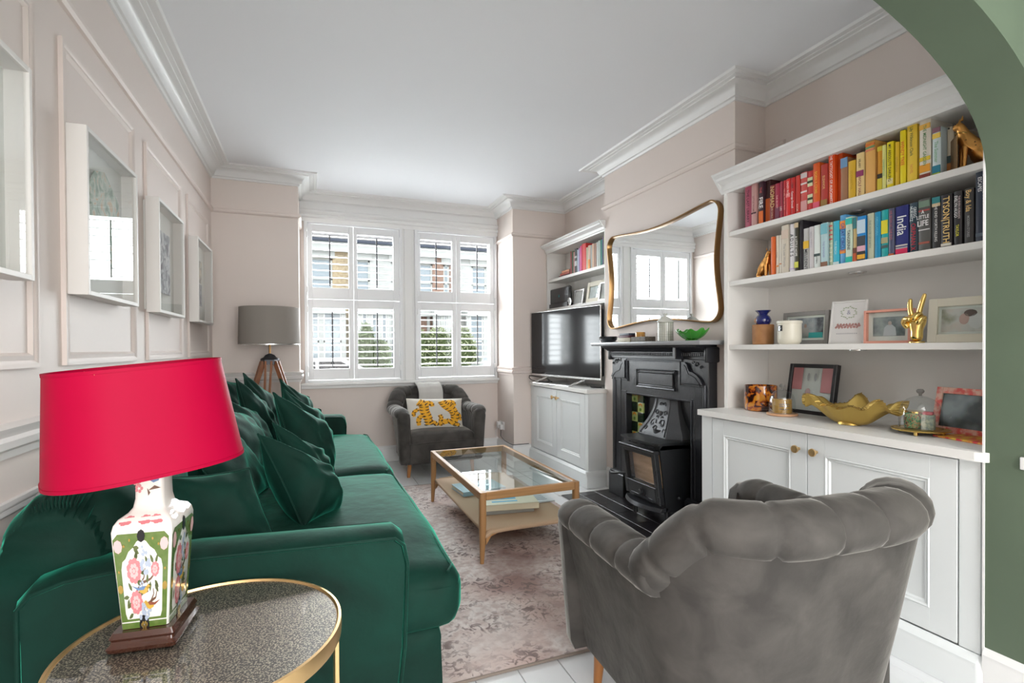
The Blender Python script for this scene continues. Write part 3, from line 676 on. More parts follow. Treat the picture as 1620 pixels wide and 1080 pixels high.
# tiled cheek: chequer of dark green and flower tiles
M['tdk'] = mat('dark_green_tile', (.004, .022, .006), .08, coat=.8)
M['tlt'] = mat('pale_green_tile', (.40, .48, .16), .1, coat=.8, noise=.3, nscale=30)
M['tfl'] = mat('amber_flower', (.55, .20, .02), .15, coat=.8)
M['tgr'] = mat('leaf_glaze', (.10, .20, .03), .15, coat=.8)
ts = .076
for cside, y0 in ((1, fy(.345)-2*ts-.004), (-1, fy(-.385)-.046)):
    for c in range(2):
        for r in range(11):
            z0 = .012+r*ts; y = y0+c*ts
            light = ((r+c) % 2 == 1)
            if cside < 0 and c == 1: continue
            tl = G().box(2.352, 2.364, y+.001, y+ts-.001, z0+.001, z0+ts-.001, .002).build('tile', M['tlt'] if light else M['tdk'], fp)
            if light:
                g = G(); cy, cz = y+ts/2, z0+ts*.62
                for q in range(7): a = pi*(.05+q*.15); g.sphere((2.352, cy+.017*cos(a), cz+.006+.014*sin(a)), .003, .006, .009, 6, Matrix.Rotation(a-pi/2, 3, 'X'))
                g.build('flower_relief', M['tfl'], tl, True)
                G().sphere((2.352, cy, z0+ts*.33), .004, .013, .015, 8).build('leaf_relief', M['tgr'], tl, True)
G().box(2.364, 2.40, fy(.345)-2*ts-.006, fy(.345), 0, .84).box(2.364, 2.40, fy(-.385)-.05, fy(-.385)+.03, 0, .84).build('tile_backing', M['black'], fp)
# ------------------------------------------------------------------ wood burning stove
st = thing('wood_stove', 'small black wood burning stove with glass door on the dark tiled hearth', 'stove', (2.24, 2.91, .0105))
S0, S1 = 2.71, 3.115
body = [(2.105, .535), (2.155, .115), (2.40, .115), (2.40, .54), (2.13, .555)]
for ya, yb in ((S0, S0+.012), (S1-.012, S1)): G().quadring([[(x, ya, z) for x, z in body], [(x, yb, z) for x, z in body]]).build('side_plate', M['stove'], st)
G().box(2.388, 2.40, S0+.012, S1-.012, .115, .545).build('rear_plate', M['stove'], st)
G().hexa([(2.15, S0+.012, .115), (2.388, S0+.012, .115), (2.388, S1-.012, .115), (2.15, S1-.012, .115), (2.135, S0+.012, .25), (2.388, S0+.012, .25), (2.388, S1-.012, .25), (2.135, S1-.012, .25)]).build('grate_floor', M['stove'], st)
def tp(y0, y1, z0, z1, xo):
    n = 14; f = [(xo+.028*((2*i/n-1)**2), y0+(y1-y0)*i/n) for i in range(n+1)]
    ring = f+[(2.41, y1), (2.41, y0)]
    return [[(x, y, z0) for x, y in ring], [(x, y, z1) for x, y in ring]]
G().quadring(tp(S0-.012, S1+.012, .557, .572, 2.055)).build('top_plate', M['stove'], st, True, 30)
G().quadring(tp(S0, S1, .525, .557, 2.075)).build('air_rail', M['stove'], st, True, 30)
for i in range(4): G().box(2.072, 2.09, S0+.04+i*.085, S0+.085+i*.085, .536, .546, .003).build('vent', M['black'], st)
def dp(y, t, d):  # point on the sloping door plane: t 0 bottom .. 1 top, d outwards
    return (2.128-.048*t-d, y, .165+.35*t)
def dbox(g, y0, y1, t0, t1, d0, d1, bev=.004):
    g.hexa([dp(y0, t0, d0), dp(y1, t0, d0), dp(y1, t1, d0), dp(y0, t1, d0), dp(y0, t0, d1), dp(y1, t0, d1), dp(y1, t1, d1), dp(y0, t1, d1)], bev)
g = G(); dbox(g, S0+.01, S0+.05, 0, 1, -.02, .016); dbox(g, S1-.05, S1-.01, 0, 1, -.02, .016); dbox(g, S0+.05, S1-.05, .88, 1, -.02, .016); dbox(g, S0+.05, S1-.05, 0, .30, -.02, .016); dbox(g, S0, S1, .95, 1.02, -.02, .026)
dr = g.build('door', M['stove'], st)
g = G(); dbox(g, S0+.05, S1-.05, .30, .88, -.006, -.003, 0); g.build('door_glass', M['frameglass'], dr)
g = G(); dbox(g, S0+.02, S1-.02, .25, .95, -.075, -.07, 0); g.build('fire_brick', mat('firebrick_reflection', (.85, .60, .38), .9, c2=(.48, .28, .15), nscale=5, noise=.6, stretch=(1, .5, 3)), st)  # shallow brick, its pale orange paints in the door glass reflection
g = G(); dbox(g, S0+.03, S1-.03, .285, .30, .010, .022, .002); dbox(g, S0+.08, S1-.08, .04, .055, .012, .020, .002); g.build('bead', M['ironhi'], dr)
# the vertical hinge rod, handle, air knob
g = G().tube([dp(S0+.006, 0, .018), dp(S0+.006, 1, .018)], .006, 8)
for t_ in (.12, .62): g.tube([dp(S0+.006, t_-.04, .018), dp(S0+.006, t_+.04, .018)], .011, 10)
g.build('hinge', M['stove'], dr, True)
G().tube([dp(S1-.03, .38, .012), dp(S1-.0, .37, .035), dp(S1+.05, .34, .05), dp(S1+.10, .31, .052)], [.009, .008, .009, .011], 10).build('handle', M['stove'], dr, True)
G().lathe([(.032, 0), (.032, .006), (.018, .008), (.018, .024), (.014, .028), (0.0, .028)], dp(S0+.19, .13, .016), 20, Matrix.Rotation(-pi/2, 3, 'Y')).box(2.08, 2.095, S0+.186, S0+.196, .19, .235, .002).build('air_control', M['stove'], dr, True)
g = G(); n = 12
ring = [(2.05+.06*((2*i/n-1)**2), S0+.0+(S1-S0)*i/n) for i in range(n+1)]+[(2.16, S1), (2.16, S0)]
g.quadring([[(x, y, .118) for x, y in ring], [(x+.012, y, .142) for x, y in ring]]); g.build('ash_lip', M['ironhi'], st, True, 30)
for (x, y) in ((2.18, S0+.03), (2.18, S1-.03), (2.37, S0+.03), (2.37, S1-.03)): G().lathe([(.018, .0105), (.015, .03), (.014, .12)], (x, y, 0), 12).build('leg', M['stove'], st, True)
G().sphere((2.25, S0-.008, .20), .012, n=10).build('side_bolt', M['ironhi'], st, True)
G().lathe([(.06, .572), (.06, .62)], (2.30, 2.94, 0), 20).build('flue_collar', M['stove'], st, True)
# ------------------------------------------------------------------ mirror over the mantel
mr = thing('wall_mirror', 'large brass framed mirror with inward curving sides above the mantel shelf', 'mirror', (XC, 3.07, 1.345))
MO = [(3.70, 2.118), (3.40, 2.085), (3.06, 2.075), (2.74, 2.085), (2.47, 2.118)]
def outline(off):
    y0, y1, z0, z1 = 2.435+off, 3.712-off, 1.352+off, 2.125-off; r = .085-off*.6; P = []; N = 14
    cx = [(y1-r, z1-r, 0), (y0+r, z1-r, 90), (y0+r, z0+r, 180), (y1-r, z0+r, 270)]
    sides = [.045, .035, .045, .035]
    for k, (cy, cz, a0) in enumerate(cx):
        for q in range(9):
            a = radians(a0+90*q/8); P.append((cy+r*cos(a), cz+r*sin(a)))
        cy2, cz2, a2 = cx[(k+1) % 4]; a = radians(a0+90)
        p0 = (cy+r*cos(a), cz+r*sin(a)); p1 = (cy2+r*cos(a), cz2+r*sin(a))
        for q in range(1, N):
            t = q/N; s = sides[k]*(sin(pi*t)**1.3)
            P.append((p0[0]+(p1[0]-p0[0])*t-cos(a)*s, p0[1]+(p1[1]-p0[1])*t-sin(a)*s))
    return P
o0, o1 = outline(0), outline(.018)
g = G().quadring([[(XC-.0, y, z) for y, z in o0], [(XC-.036, y, z) for y, z in o0], [(XC-.038, y, z) for y, z in outline(.003)], [(XC-.038, y, z) for y, z in outline(.009)], [(XC-.032, y, z) for y, z in outline(.011)], [(XC-.014, y, z) for y, z in outline(.011)]], True, False)
g.build('mirror_frame', M['brassdk'], mr, True, 35)
g = G().quadring([[(XC-.002, y, z) for y, z in outline(.010)], [(XC-.014, y, z) for y, z in outline(.010)]]); g.build('mirror_glass', M['mirror'], mr)
# ------------------------------------------------------------------ television
tv = thing('television', 'large flat television with silver edge on the left cabinet', 'television', (2.31, 4.4, .84))
p0, p1 = Vector((2.195, 4.955, 0)), Vector((2.352, 3.822, 0)); d = (p1-p0).normalized(); n_ = Vector((d.y, -d.x, 0))
TM = basis((p0+p1)/2+Vector((0, 0, 1.243)), d, (0, 0, 1)); L = (p1-p0).length
if TM.col[2].x > 0: TM = basis((p0+p1)/2+Vector((0, 0, 1.243)), -d, (0, 0, 1))
TM.col[3] = ((p0+p1)/2+Vector((0, 0, 1.243))).to_4d()
G().obox(TM @ Matrix.Translation((0, 0, -.03)), L*.96, .60, .045, .012, 2).build('back_housing', M['black'], tv)
G().obox(TM, L, .665, .018, .003).build('bezel', M['silver'], tv)
G().obox(TM @ Matrix.Translation((0, .006, .0085)), L-.012, .638, .004, .001).build('screen', M['screen'], tv)
for s in (-1, 1):
    X0 = s*.31
    g = G().tube([TM @ Vector((X0-.09, -.400, .10)), TM @ Vector((X0+0, -.345, .0)), TM @ Vector((X0+.02, -.33, -.01))], .008, 8).tube([TM @ Vector((X0-.06, -.400, -.10)), TM @ Vector((X0+0, -.345, .0))], .008, 8)
    g.build('foot', M['silver'], tv, True)
G().tube([TM @ Vector((-.40, -.400, .10)), TM @ Vector((.22, -.400, .10))], .006, 8).build('foot_bar', M['silver'], tv, True)
tag(G().tube([(2.3, 4.93, .88), (2.22, 4.99-.02, .90), (2.165, 4.965, .905), (2.145, 4.93, .885), (2.16, 4.90, .862), (2.2, 4.86, .85), (2.26, 4.8, .848), (2.33, 4.75, .848)], .004, 6).build('power_cable', M['black'], None, True), 'black cable looping from the left end of the television', 'cable')
tag(G().tube([(2.36, 4.02, .848), (2.32, 3.95, .848), (2.30, 3.9, .85), (2.33, 3.85, .849), (2.38, 3.87, .848)], .005, 6).build('power_cable', M['black'], None, True), 'coiled black cable under the right end of the television', 'cable')
# sockets with plugs on the bay return
t = thing('wall_socket', 'white wall socket with plugs on the right side of the window bay', 'socket', (XR1, 5.36, .28))
G().box(XR1-.01, XR1, 5.28, 5.43, .285, .375, .003).build('plate', M['white'], t, True)
G().box(XR1-.045, XR1-.009, 5.29, 5.345, .29, .345, .008, 2).build('plug', M['white'], t, True)
G().box(XR1-.05, XR1-.009, 5.365, 5.42, .30, .37, .008, 2).build('plug', M['white'], t, True)
tag(G().tube([(XR1-.03, 5.32, .292), (XR1-.035, 5.31, .22), (XR1-.03, 5.2, .185), (XR1-.026, 5.05, .176), (XR1-.02, Y1-.024, .176), (2.16, Y1-.022, .176)], .004, 6).build('extension_cable', M['black'], None, True), 'black cable running from the wall socket along the skirting corner', 'cable')
tag(G().tube([(XR1-.04, 5.39, .30), (XR1-.06, 5.41, .25), (XR1-.05, 5.43, .2), (XR1-.03, 5.40, .18)], .003, 6).build('charger_cable', M['white'], None, True), 'short white cable hanging from the wall socket', 'cable')
# ------------------------------------------------------------------ deep box frames on the left wall
def art(name, kind):
    m, t, b = _new(name); tc = t.nodes.new('ShaderNodeTexCoord')
    n = t.nodes.new('ShaderNodeTexNoise'); n.inputs['Scale'].default_value = 16; n.inputs['Detail'].default_value = 9; n.inputs['Distortion'].default_value = 1.5; t.links.new(tc.outputs['Object'], n.inputs[0])
    r = t.nodes.new('ShaderNodeValToRGB'); t.links.new(n.outputs[0], r.inputs[0]); t.links.new(r.outputs[0], b.inputs['Base Color']); e = r.color_ramp.elements
    C = {'green': [(.3, (.18, .26, .20)), (.45, (.40, .50, .42)), (.55, (.62, .66, .60)), (.65, (.60, .40, .22))], 'grey': [(.38, (.10, .12, .16)), (.5, (.40, .44, .50)), (.6, (.70, .72, .74)), (.7, (.3, .33, .4))], 'city': [(.35, (.05, .05, .05)), (.48, (.42, .42, .38)), (.56, (.70, .68, .60)), (.68, (.6, .38, .12))]}[kind]
    e[0].position, e[0].color = C[0][0], (*C[0][1], 1); e[1].position, e[1].color = C[1][0], (*C[1][1], 1)
    for p, c in C[2:]: q = e.new(p); q.color = (*c, 1)
    b.inputs['Roughness'].default_value = .8; return m
M['mount'] = mat('mount_board', (.74, .75, .72), .8)
M['frw'] = mat('frame_white_wood', (.76, .73, .70), .45)
labels = ['deep white box frame cut off by the left edge of the picture', 'deep white box frame with green arched print, reflecting the window shutters', 'deep white box frame with blue-grey engraving, between the other two', 'deep white box frame with small orange and black print, nearest the window wall']
for k, (y0, lb, a) in enumerate(zip((1.262, 2.185, 3.082, 4.045), labels, ('grey', 'green', 'grey', 'city'))):
    y1 = y0+.553; z0, z1 = 1.395, 1.985; x1 = XL+.072
    fr = thing('picture_frame', lb, 'picture', (XL, (y0+y1)/2, z0), 'box frames on the panelled wall')
    s = .016
    g = G().box(XL+.012, x1, y0, y0+s, z0, z1, .0015).box(XL+.012, x1, y1-s, y1, z0, z1, .0015).box(XL+.012, x1, y0+s, y1-s, z0, z0+s, .0015).box(XL+.012, x1, y0+s, y1-s, z1-s, z1, .0015)
    g.build('frame', M['frw'], fr)
    G().box(XL+.0, XL+.016, y0+s, y1-s, z0+s, z1-s).build('mount', M['mount'], fr)
    if k == 1: G().prism([(y0+.17, z0+.15), (y1-.10, z0+.15), (y1-.10, z1-.16), (y1-.17, z1-.12), ((y0+y1)/2+.02, z1-.075), (y0+.2, z1-.10), (y0+.15, z1-.16)], 'x', XL+.026, XL+.030).build('print', art('art%d' % k, a), fr)
    elif k == 2: G().box(XL+.026, XL+.03, y0+.14, y1-.16, z0+.12, z1-.13).box(XL+.027, XL+.032, y0+.2, y1-.2, z0+.2, z1-.2).build('print', art('art%d' % k, a), fr)
    elif k == 3:
        G().box(XL+.026, XL+.03, y0+.16, y1-.20, z0+.30, z1-.13).build('print', art('art%d' % k, a), fr)
        G().box(XL+.026, XL+.03, y0+.16, y1-.20, z0+.13, z0+.29).build('print', art('art%db' % k, 'grey'), fr)
    else: G().box(XL+.026, XL+.03, y0+.15, y1-.15, z0+.15, z1-.15).build('print', art('art%d' % k, a), fr)
    G().box(x1-.010, x1-.007, y0+s, y1-s, z0+s, z1-s).build('glazing', M['frameglass'], fr)
# ------------------------------------------------------------------ rug
m, t, b = _new('rug_pile'); tc = t.nodes.new('ShaderNodeTexCoord')
def nz(sc, det, dist=0, mp=None):
    n = t.nodes.new('ShaderNodeTexNoise'); n.inputs['Scale'].default_value = sc; n.inputs['Detail'].default_value = det; n.inputs['Distortion'].default_value = dist; t.links.new(mp or tc.outputs['Object'], n.inputs[0]); return n
def ramp(src, els):
    r = t.nodes.new('ShaderNodeValToRGB'); e = r.color_ramp.elements; e[0].position, e[0].color = els[0][0], (*els[0][1], 1); e[1].position, e[1].color = els[1][0], (*els[1][1], 1)
    for p, c in els[2:]: q = e.new(p); q.color = (*c, 1)
    t.links.new(src, r.inputs[0]); return r
def mixc(f, a, b_):
    x = t.nodes.new('ShaderNodeMix'); x.data_type = 'RGBA'; t.links.new(f, x.inputs[0]); t.links.new(a, x.inputs[6]); t.links.new(b_, x.inputs[7]); return x.outputs[2]
big = ramp(nz(1.3, 5, .5).outputs[0], [(.38, (.60, .54, .51)), (.52, (.54, .41, .37)), (.63, (.33, .22, .20))])
pale = ramp(nz(30, 8).outputs[0], [(.38, (.68, .63, .60)), (.62, (.50, .41, .38))])
c1_ = mixc(ramp(nz(2.3, 3).outputs[0], [(.42, (1, 1, 1)), (.6, (0, 0, 0))]).outputs[0], big.outputs[0], pale.outputs[0])
dk = t.nodes.new('ShaderNodeRGB'); dk.outputs[0].default_value = (.16, .12, .115, 1)
motif = ramp(nz(24, 9, 1.6).outputs[0], [(.50, (0, 0, 0)), (.58, (.9, .9, .9))])
area_ = ramp(nz(4.5, 5).outputs[0], [(.42, (.12, .12, .12)), (.60, (.95, .95, .95))])
mm = t.nodes.new('ShaderNodeMath'); mm.operation = 'MULTIPLY'; t.links.new(motif.outputs[0], mm.inputs[0]); t.links.new(area_.outputs[0], mm.inputs[1])
t.links.new(mixc(mm.outputs[0], c1_, dk.outputs[0]), b.inputs['Base Color']); b.inputs['Roughness'].default_value = .95
n2 = nz(260, 3); bp = t.nodes.new('ShaderNodeBump'); bp.inputs['Strength'].default_value = .5; bp.inputs['Distance'].default_value = .003; t.links.new(n2.outputs[0], bp.inputs['Height']); t.links.new(bp.outputs[0], b.inputs['Normal'])
rg = thing('rug', 'faded pink and grey patterned rug under the coffee table', 'rug', (.85, 3.08, .002))
G().box(.02, 1.74, 1.745, 4.40, .002, .012, .003, 2).build('pile', m, rg, True)
RE = mat('rug_edge', (.22, .18, .15), .9)
for (a, b2, c, d_) in ((.018, 1.742, 1.738, 1.748), (.018, 1.742, 4.397, 4.407)): G().box(a, b2, c, d_, .0015, .0125, .003).build('bound_edge', RE, rg)
# ------------------------------------------------------------------ coffee table
ct = thing('coffee_table', 'oak coffee table with glass top and woven cord shelf on the rug', 'table', (1.165, 3.28, .012))
TX0, TX1, TY0, TY1, TZ = .855, 1.475, 2.645, 3.895, .405
g = G(); r = .026
def rail(g, a, b, w=.028, h=.045, z=TZ):
    a, b = Vector(a), Vector(b); d = (b-a).normalized(); n = Vector((-d.y, d.x, 0))*w/2
    g.hexa([a-n+Vector((0, 0, z-h)), a+n+Vector((0, 0, z-h)), b+n+Vector((0, 0, z-h)), b-n+Vector((0, 0, z-h)), a-n+Vector((0, 0, z)), a+n+Vector((0, 0, z)), b+n+Vector((0, 0, z)), b-n+Vector((0, 0, z))], .003)
for a, b in (((TX0+.015, TY0+.034), (TX0+.015, TY1-.034)), ((TX1-.015, TY0+.034), (TX1-.015, TY1-.034)), ((TX0+.034, TY0+.015), (TX1-.034, TY0+.015)), ((TX0+.034, TY1-.015), (TX1-.034, TY1-.015))):
    g = G(); rail(g, (*a, 0), (*b, 0)); g.build('rail', M['wood_h'], ct)
for (sx, x) in ((1, TX0), (-1, TX1)):
    for (sy, y) in ((1, TY0), (-1, TY1)):
        rings = []
        for z, k in ((TZ, .036), (.33, .036), (.24, .037), (.12, .030), (.012, .021)):
            w0 = k; x0, x1 = (x, x+sx*w0); y0, y1 = (y, y+sy*w0); b = .006
            q = [(x0+sx*b, y0), (x1-sx*b, y0), (x1, y0+sy*b), (x1, y1-sy*b), (x1-sx*b, y1), (x0+sx*b, y1), (x0, y1-sy*b), (x0, y0+sy*b)]
            rings.append([(a, c, z) for a, c in q])
        G().quadring(rings).build('leg', M['wood'], ct, True, 50)
G().box(TX0+.028, TX1-.028, TY0+.028, TY1-.028, TZ-.009, TZ-.001, .001).build('glass_top', M['tglass'], ct)
sh = G()
def shf(u, v):
    x = TX0+.03+(TX1-TX0-.06)*u; y = TY0+.018+(TY1-TY0-.036)*v
    return Vector((x, y, .185-.012*sin(pi*u)*0+.002*sin(60*pi*v)*0))
ZS = .19
G().box(TX0+.022, TX1-.022, TY0+.03, TY1-.03, ZS-.022, ZS, .008, 3).build('cord_shelf', M['cord'], ct, True)
for yy in (TY0+.018, TY1-.018): G().tube([(TX0+.03, yy, ZS-.035), (TX0+.07, yy, ZS-.012), (TX0+.16, yy, ZS-.008), (TX1-.16, yy, ZS-.008), (TX1-.07, yy, ZS-.012), (TX1-.03, yy, ZS-.035)], .014, 8).build('shelf_rail', M['cord'], ct, True)
for yy, s in ((TY0+.018, 1), (TY1-.018, -1)):
    for xx, q in ((TX0+.034, 1), (TX1-.034, -1)): G().prism([(xx, ZS-.02), (xx+q*.07, ZS-.02), (xx+q*.03, ZS-.035), (xx, ZS-.08)], 'y', yy-.010, yy+.010).build('bracket', M['wood'], ct)
def flatbook(label, cx, cy, z, w, l, h, rot, cover, group=None, extra=None, spine='x'):
    t = thing('book', label, 'book', (cx, cy, z), group); Mx = Matrix.Translation((cx, cy, z)) @ Matrix.Rotation(rot, 4, 'Z')
    G().obox(Mx @ Matrix.Translation((0, 0, .0015)), w, l, .003, .0008).obox(Mx @ Matrix.Translation((0, 0, h-.0015)), w, l, .003, .0008).obox(Mx @ Matrix.Translation((-w/2+.0015, 0, h/2)), .003, l, h-.001, .0005).build('cover', cover, t)
    G().obox(Mx @ Matrix.Translation((.001, 0, h/2)), w-.010, l-.010, h-.006).build('pages', M['paper'], t)
    return t, Mx
t, _ = flatbook('large grey book under the cream one on the coffee table shelf', 1.14, 3.0, ZS+.001, .25, .30, .022, radians(82), col((.28, .28, .26)), 'books on the coffee table shelf')
t, Mx = flatbook('large cream book with light blue lettering, top of the pile on the coffee table shelf', 1.155, 2.99, ZS+.024, .255, .33, .038, radians(80), col((.72, .66, .50)), 'books on the coffee table shelf')
for i, (a, b, w0, h0) in enumerate(((.0, .06, .055, .20), (.07, -.02, .04, .10), (-.07, .04, .02, .16))): G().obox(Mx @ Matrix.Translation((a, b, .0386)), w0, h0, .0012, .0004).build('cover_lettering', col((.08, .42, .68)), t)
t, Mx = flatbook('blue-grey book seen through the glass at the far end of the coffee table shelf', 1.10, 3.45, ZS+.001, .24, .32, .03, radians(95), col((.25, .38, .45)), 'books on the coffee table shelf')
t, Mx = flatbook('pale magazine lying at the right edge of the coffee table shelf', 1.36, 3.08, ZS+.001, .17, .25, .008, radians(88), col((.66, .68, .70)), 'books on the coffee table shelf')
for i in range(4): G().obox(Mx @ Matrix.Translation((.05-.03*i, 0, .0086)), .012, .17, .0008).build('cover_print', col((.30, .33, .38)), t)
# ------------------------------------------------------------------ tripod floor lamp
FX, FYY = -.325, 4.72
fl_ = thing('floor_lamp', 'wooden tripod floor lamp with grey drum shade behind the sofa end', 'lamp', (FX, FYY, 0))
g = G().lathe([(.237, 1.243), (.230, 1.552)], (FX, FYY, 0), 56, None, False).lathe([(.234, 1.243), (.227, 1.552)], (FX, FYY, 0), 56, None, False)
g.build('lamp_shade', M['greyshade'], fl_, True, 60)
G().lathe([(.2375, 1.240), (.2375, 1.246), (.2345, 1.246), (.2345, 1.240)], (FX, FYY, 0), 56, None, False).build('shade_rim', M['silver'], fl_, True)
g = G()
for k in range(3): a = 2*pi*k/3+.3; g.tube([(FX, FYY, 1.50), (FX+.228*cos(a), FYY+.228*sin(a), 1.50)], .003, 6)
g.build('spider', M['black'], fl_)
G().lathe([(.009, 1.16), (.009, 1.5)], (FX, FYY, 0), 12).build('stem', M['brassdk'], fl_, True)
G().sphere((FX, FYY, 1.42), .04, n=16).build('bulb', M['porcelain'], fl_, True)
G().lathe([(.075, 1.115), (.07, 1.125), (.05, 1.135), (.035, 1.155), (.012, 1.165), (.0, 1.175)], (FX, FYY, 0), 20).lathe([(.072, 1.075), (.072, 1.115)], (FX, FYY, 0), 6).build('tripod_head', M['ironhi'], fl_, True, 30)
for k, a in enumerate((radians(200), radians(-25), radians(-95))):
    d = Vector((cos(a), sin(a), 0)); n = Vector((-d.y, d.x, 0)); top_ = Vector((FX, FYY, 1.10))+d*.055; bot = Vector((FX, FYY, .0))+d*.44
    if k == 0: bot = Vector((FX, FYY, 0))+d*.40
    lg = None
    for s in (-1, 1):
        a0 = top_+n*s*.022; a1 = bot+n*s*.008; dd = (a1-a0).normalized(); e = dd.cross(n).normalized()
        o = G().hexa([a0-n*.008-e*.018, a0+n*.008-e*.018, a1+n*.008-e*.014, a1-n*.008-e*.014, a0-n*.008+e*.018, a0+n*.008+e*.018, a1+n*.008+e*.014, a1-n*.008+e*.014], .002).build('leg', mat('lamp_leg_wood', (.33, .14, .07), .35, c2=(.24, .09, .04), nscale=12, noise=.4) if 'lampw' not in M else M['lampw'], fl_)
    mid = top_.lerp(bot, .55); G().obox(basis(mid, n, dd), .055, .03, .02, .003).build('leg_clamp', M['ironhi'], fl_)
# ------------------------------------------------------------------ sofa
def noise3(x, y, z, s=1.0):
    from mathutils import noise
    return noise.noise(Vector((x*s, y*s, z*s)))
def softbox(x0, x1, y0, y1, z0, z1, r, dome=0, nu=28, nv=40, wr=.0, fe=None, wrs=5):
    """closed rounded cushion: superellipsoid-like box with puffed faces"""
    g = G(); t = bmesh.new(); bmesh.ops.create_cube(t, size=2)
    bmesh.ops.subdivide_edges(t, edges=list(t.edges), cuts=16, use_grid_fill=True)
    hx, hy, hz = (x1-x0)/2, (y1-y0)/2, (z1-z0)/2; c = Vector(((x0+x1)/2, (y0+y1)/2, (z0+z1)/2))
    def mp(a, h):   # concentrate samples near the edge
        return h*(abs(a)**.75)*(1 if a > 0 else -1)
    for v in t.verts:
        u, vv, ww = v.co; p = Vector((mp(u, hx), mp(vv, hy), mp(ww, hz)))
        rr = min(r, hx, hy, hz); q = Vector([max(-h+rr, min(h-rr, a)) for a, h in zip(p, (hx, hy, hz))]); d = p-q
        if d.length > 1e-9:
            k = Vector([abs(a) for a in d]); mx = max(k); d = d.normalized()*mx; p = q+d
        if dome:
            kx = max(0, 1-(p.x/hx)**2); ky = max(0, 1-(p.y/hy)**2); p.z += dome*(kx**.6)*(ky**.6)*(1 if ww > 0 else -.3)
            kz = max(0, 1-(p.z/hz)**2); p.x += dome*.5*kz*ky*(1 if u > 0 else -1)*(abs(u) > .99)
        p += c
        if wr:
            n = noise3(p.x*1.0, p.y*1.0, p.z, wrs); p += Vector((0, 0, 1))*wr*n if ww > .5 else Vector((1, 0, 0))*wr*n
        if fe: p = fe(p)
        v.co = p
    return g.merge(t)
V = M['velvet']
sofa = thing('sofa', 'long emerald green velvet sofa along the panelled left wall', 'sofa', (-.15, 3.1, 0))
def bulge(p): return p
softbox(-.66, .40, 1.60, 4.60, .055, .31, .05, 0, wr=.006).build('base', V, sofa, True)
def armpath(g, y0, y1, sgn):
    # outer profile in x-z, extruded in y with rounded shoulders
    pts = [(.235, .06), (.262, .30), (.275, .56), (.262, .622), (.235, .645), (0, .655), (-.3, .668), (-.47, .664), (-.57, .654), (-.64, .632), (-.672, .595), (-.665, .5), (-.66, .06)]
    c = Vector((-.2, 0, .33)); rings = []
    for t in (0, .08, .25, .5, .75, .92, 1):
        y = y0+(y1-y0)*t; k = 1-.035*(abs(2*t-1)**3); kz = .018*(abs(2*t-1)**2.5)
        rings.append([(c.x+(x-c.x)*k, y, z-(kz if z > .5 else 0)) for x, z in pts])
    return g.quadring(rings)
armpath(G(), 1.545, 1.70, 1).build('arm', V, sofa, True, 50)
armpath(G(), 4.47, 4.62, 1).build('arm', V, sofa, True, 50)
for y in (1.547, 1.698, 4.472):
    pts = [(.232, .10), (.256, .30), (.266, .55), (.255, .606), (.230, .628), (0, .638), (-.3, .650), (-.47, .646), (-.565, .637), (-.63, .615), (-.655, .585), (-.655, .4), (-.65, .1)]
    G().tube([(x, y-(.003 if y < 2 else 0), z) for x, z in pts], .0055, 8).build('piping', V, sofa, True)
# backrest: rounded ends, ruffled along the near edge
def backp(u, v):
    # v along profile, u along length
    prof = [(-.765, .08), (-.77, .45), (-.76, .66), (-.735, .76), (-.69, .81), (-.62, .83), (-.56, .815), (-.52, .77), (-.50, .68), (-.48, .45), (-.47, .28)]
    i = v*(len(prof)-1); a = min(int(i), len(prof)-2); f = i-a; x = prof[a][0]*(1-f)+prof[a+1][0]*f; z = prof[a][1]*(1-f)+prof[a+1][1]*f
    y = 1.64+(4.57-1.64)*u; e = min(u, 1-u)*(4.57-1.64); k = max(0, 1-e/.10); cx, cz = -.62, .50; s = 1-.16*k*k
    if e < .22 and .15 < v < .9: w_ = .006*sin(v*190)*max(0, 1-abs(e-.04)/.07); z += w_; x += w_
    return Vector((cx+(x-cx)*s, y-(.05*(1-k) if False else 0), cz+(z-cz)*s))
g = G(); NU, NV = 90, 80
uu = [min(1, max(0, q)) for q in [0, .003, .008, .014, .02, .03, .04, .055, .07]+[.1+.8*i/20 for i in range(21)]+[.93, .945, .96, .97, .98, .986, .992, .997, 1]]
g.quadring([[backp(u, j/NV) for j in range(NV+1)] for u in uu]); g.build('backrest', V, sofa, True, 60)
# plump end of the backrest with gathered pleats
def ex(p):
    return p
softbox(-.735, -.44, 1.655, 2.35, .40, .825, .11, .0, wr=.010).build('back_cushion', V, sofa, True)
softbox(-.735, -.42, 2.36, 3.45, .40, .80, .11, .0, wr=.014).build('back_cushion', V, sofa, True)
softbox(-.735, -.42, 3.46, 4.50, .40, .80, .11, .0, wr=.014).build('back_cushion', V, sofa, True)
g = G()
for i in range(26):
    t = i/25; a = radians(180-100*t); cx, cz = -.60, .67; r0, r1 = .135, .135*.78
    p0 = Vector((cx+r0*cos(a), 1.668+.012*sin(t*pi), cz+(r0+.015)*sin(a))); p1 = Vector((cx+r1*cos(a), 1.655, cz+(r1+.015)*sin(a)))
    g.tube([p0, (p0+p1)/2+Vector((0, -.004, 0)), p1], [.0035, .004, .001], 6)
g.build('pleats', V, sofa, True)
def seat(y0, y1, lab):
    def fe(p):
        # front edge droops, seams pull in
        return p
    return softbox(-.45, .462, y0, y1, .285, .485, .075, .030, wr=.012, wrs=4)
seat(1.575, 3.03, '').build('seat_cushion', V, sofa, True)
seat(3.04, 4.47, '').build('seat_cushion', V, sofa, True)
for (y0, y1) in ((1.60, 3.005), (3.065, 4.445)):
    G().tube([(.405, y0, .478), (.43, y0+.05, .478), (.432, y1-.05, .478), (.405, y1, .478)], .004, 6).build('seam_piping', V, sofa, True)
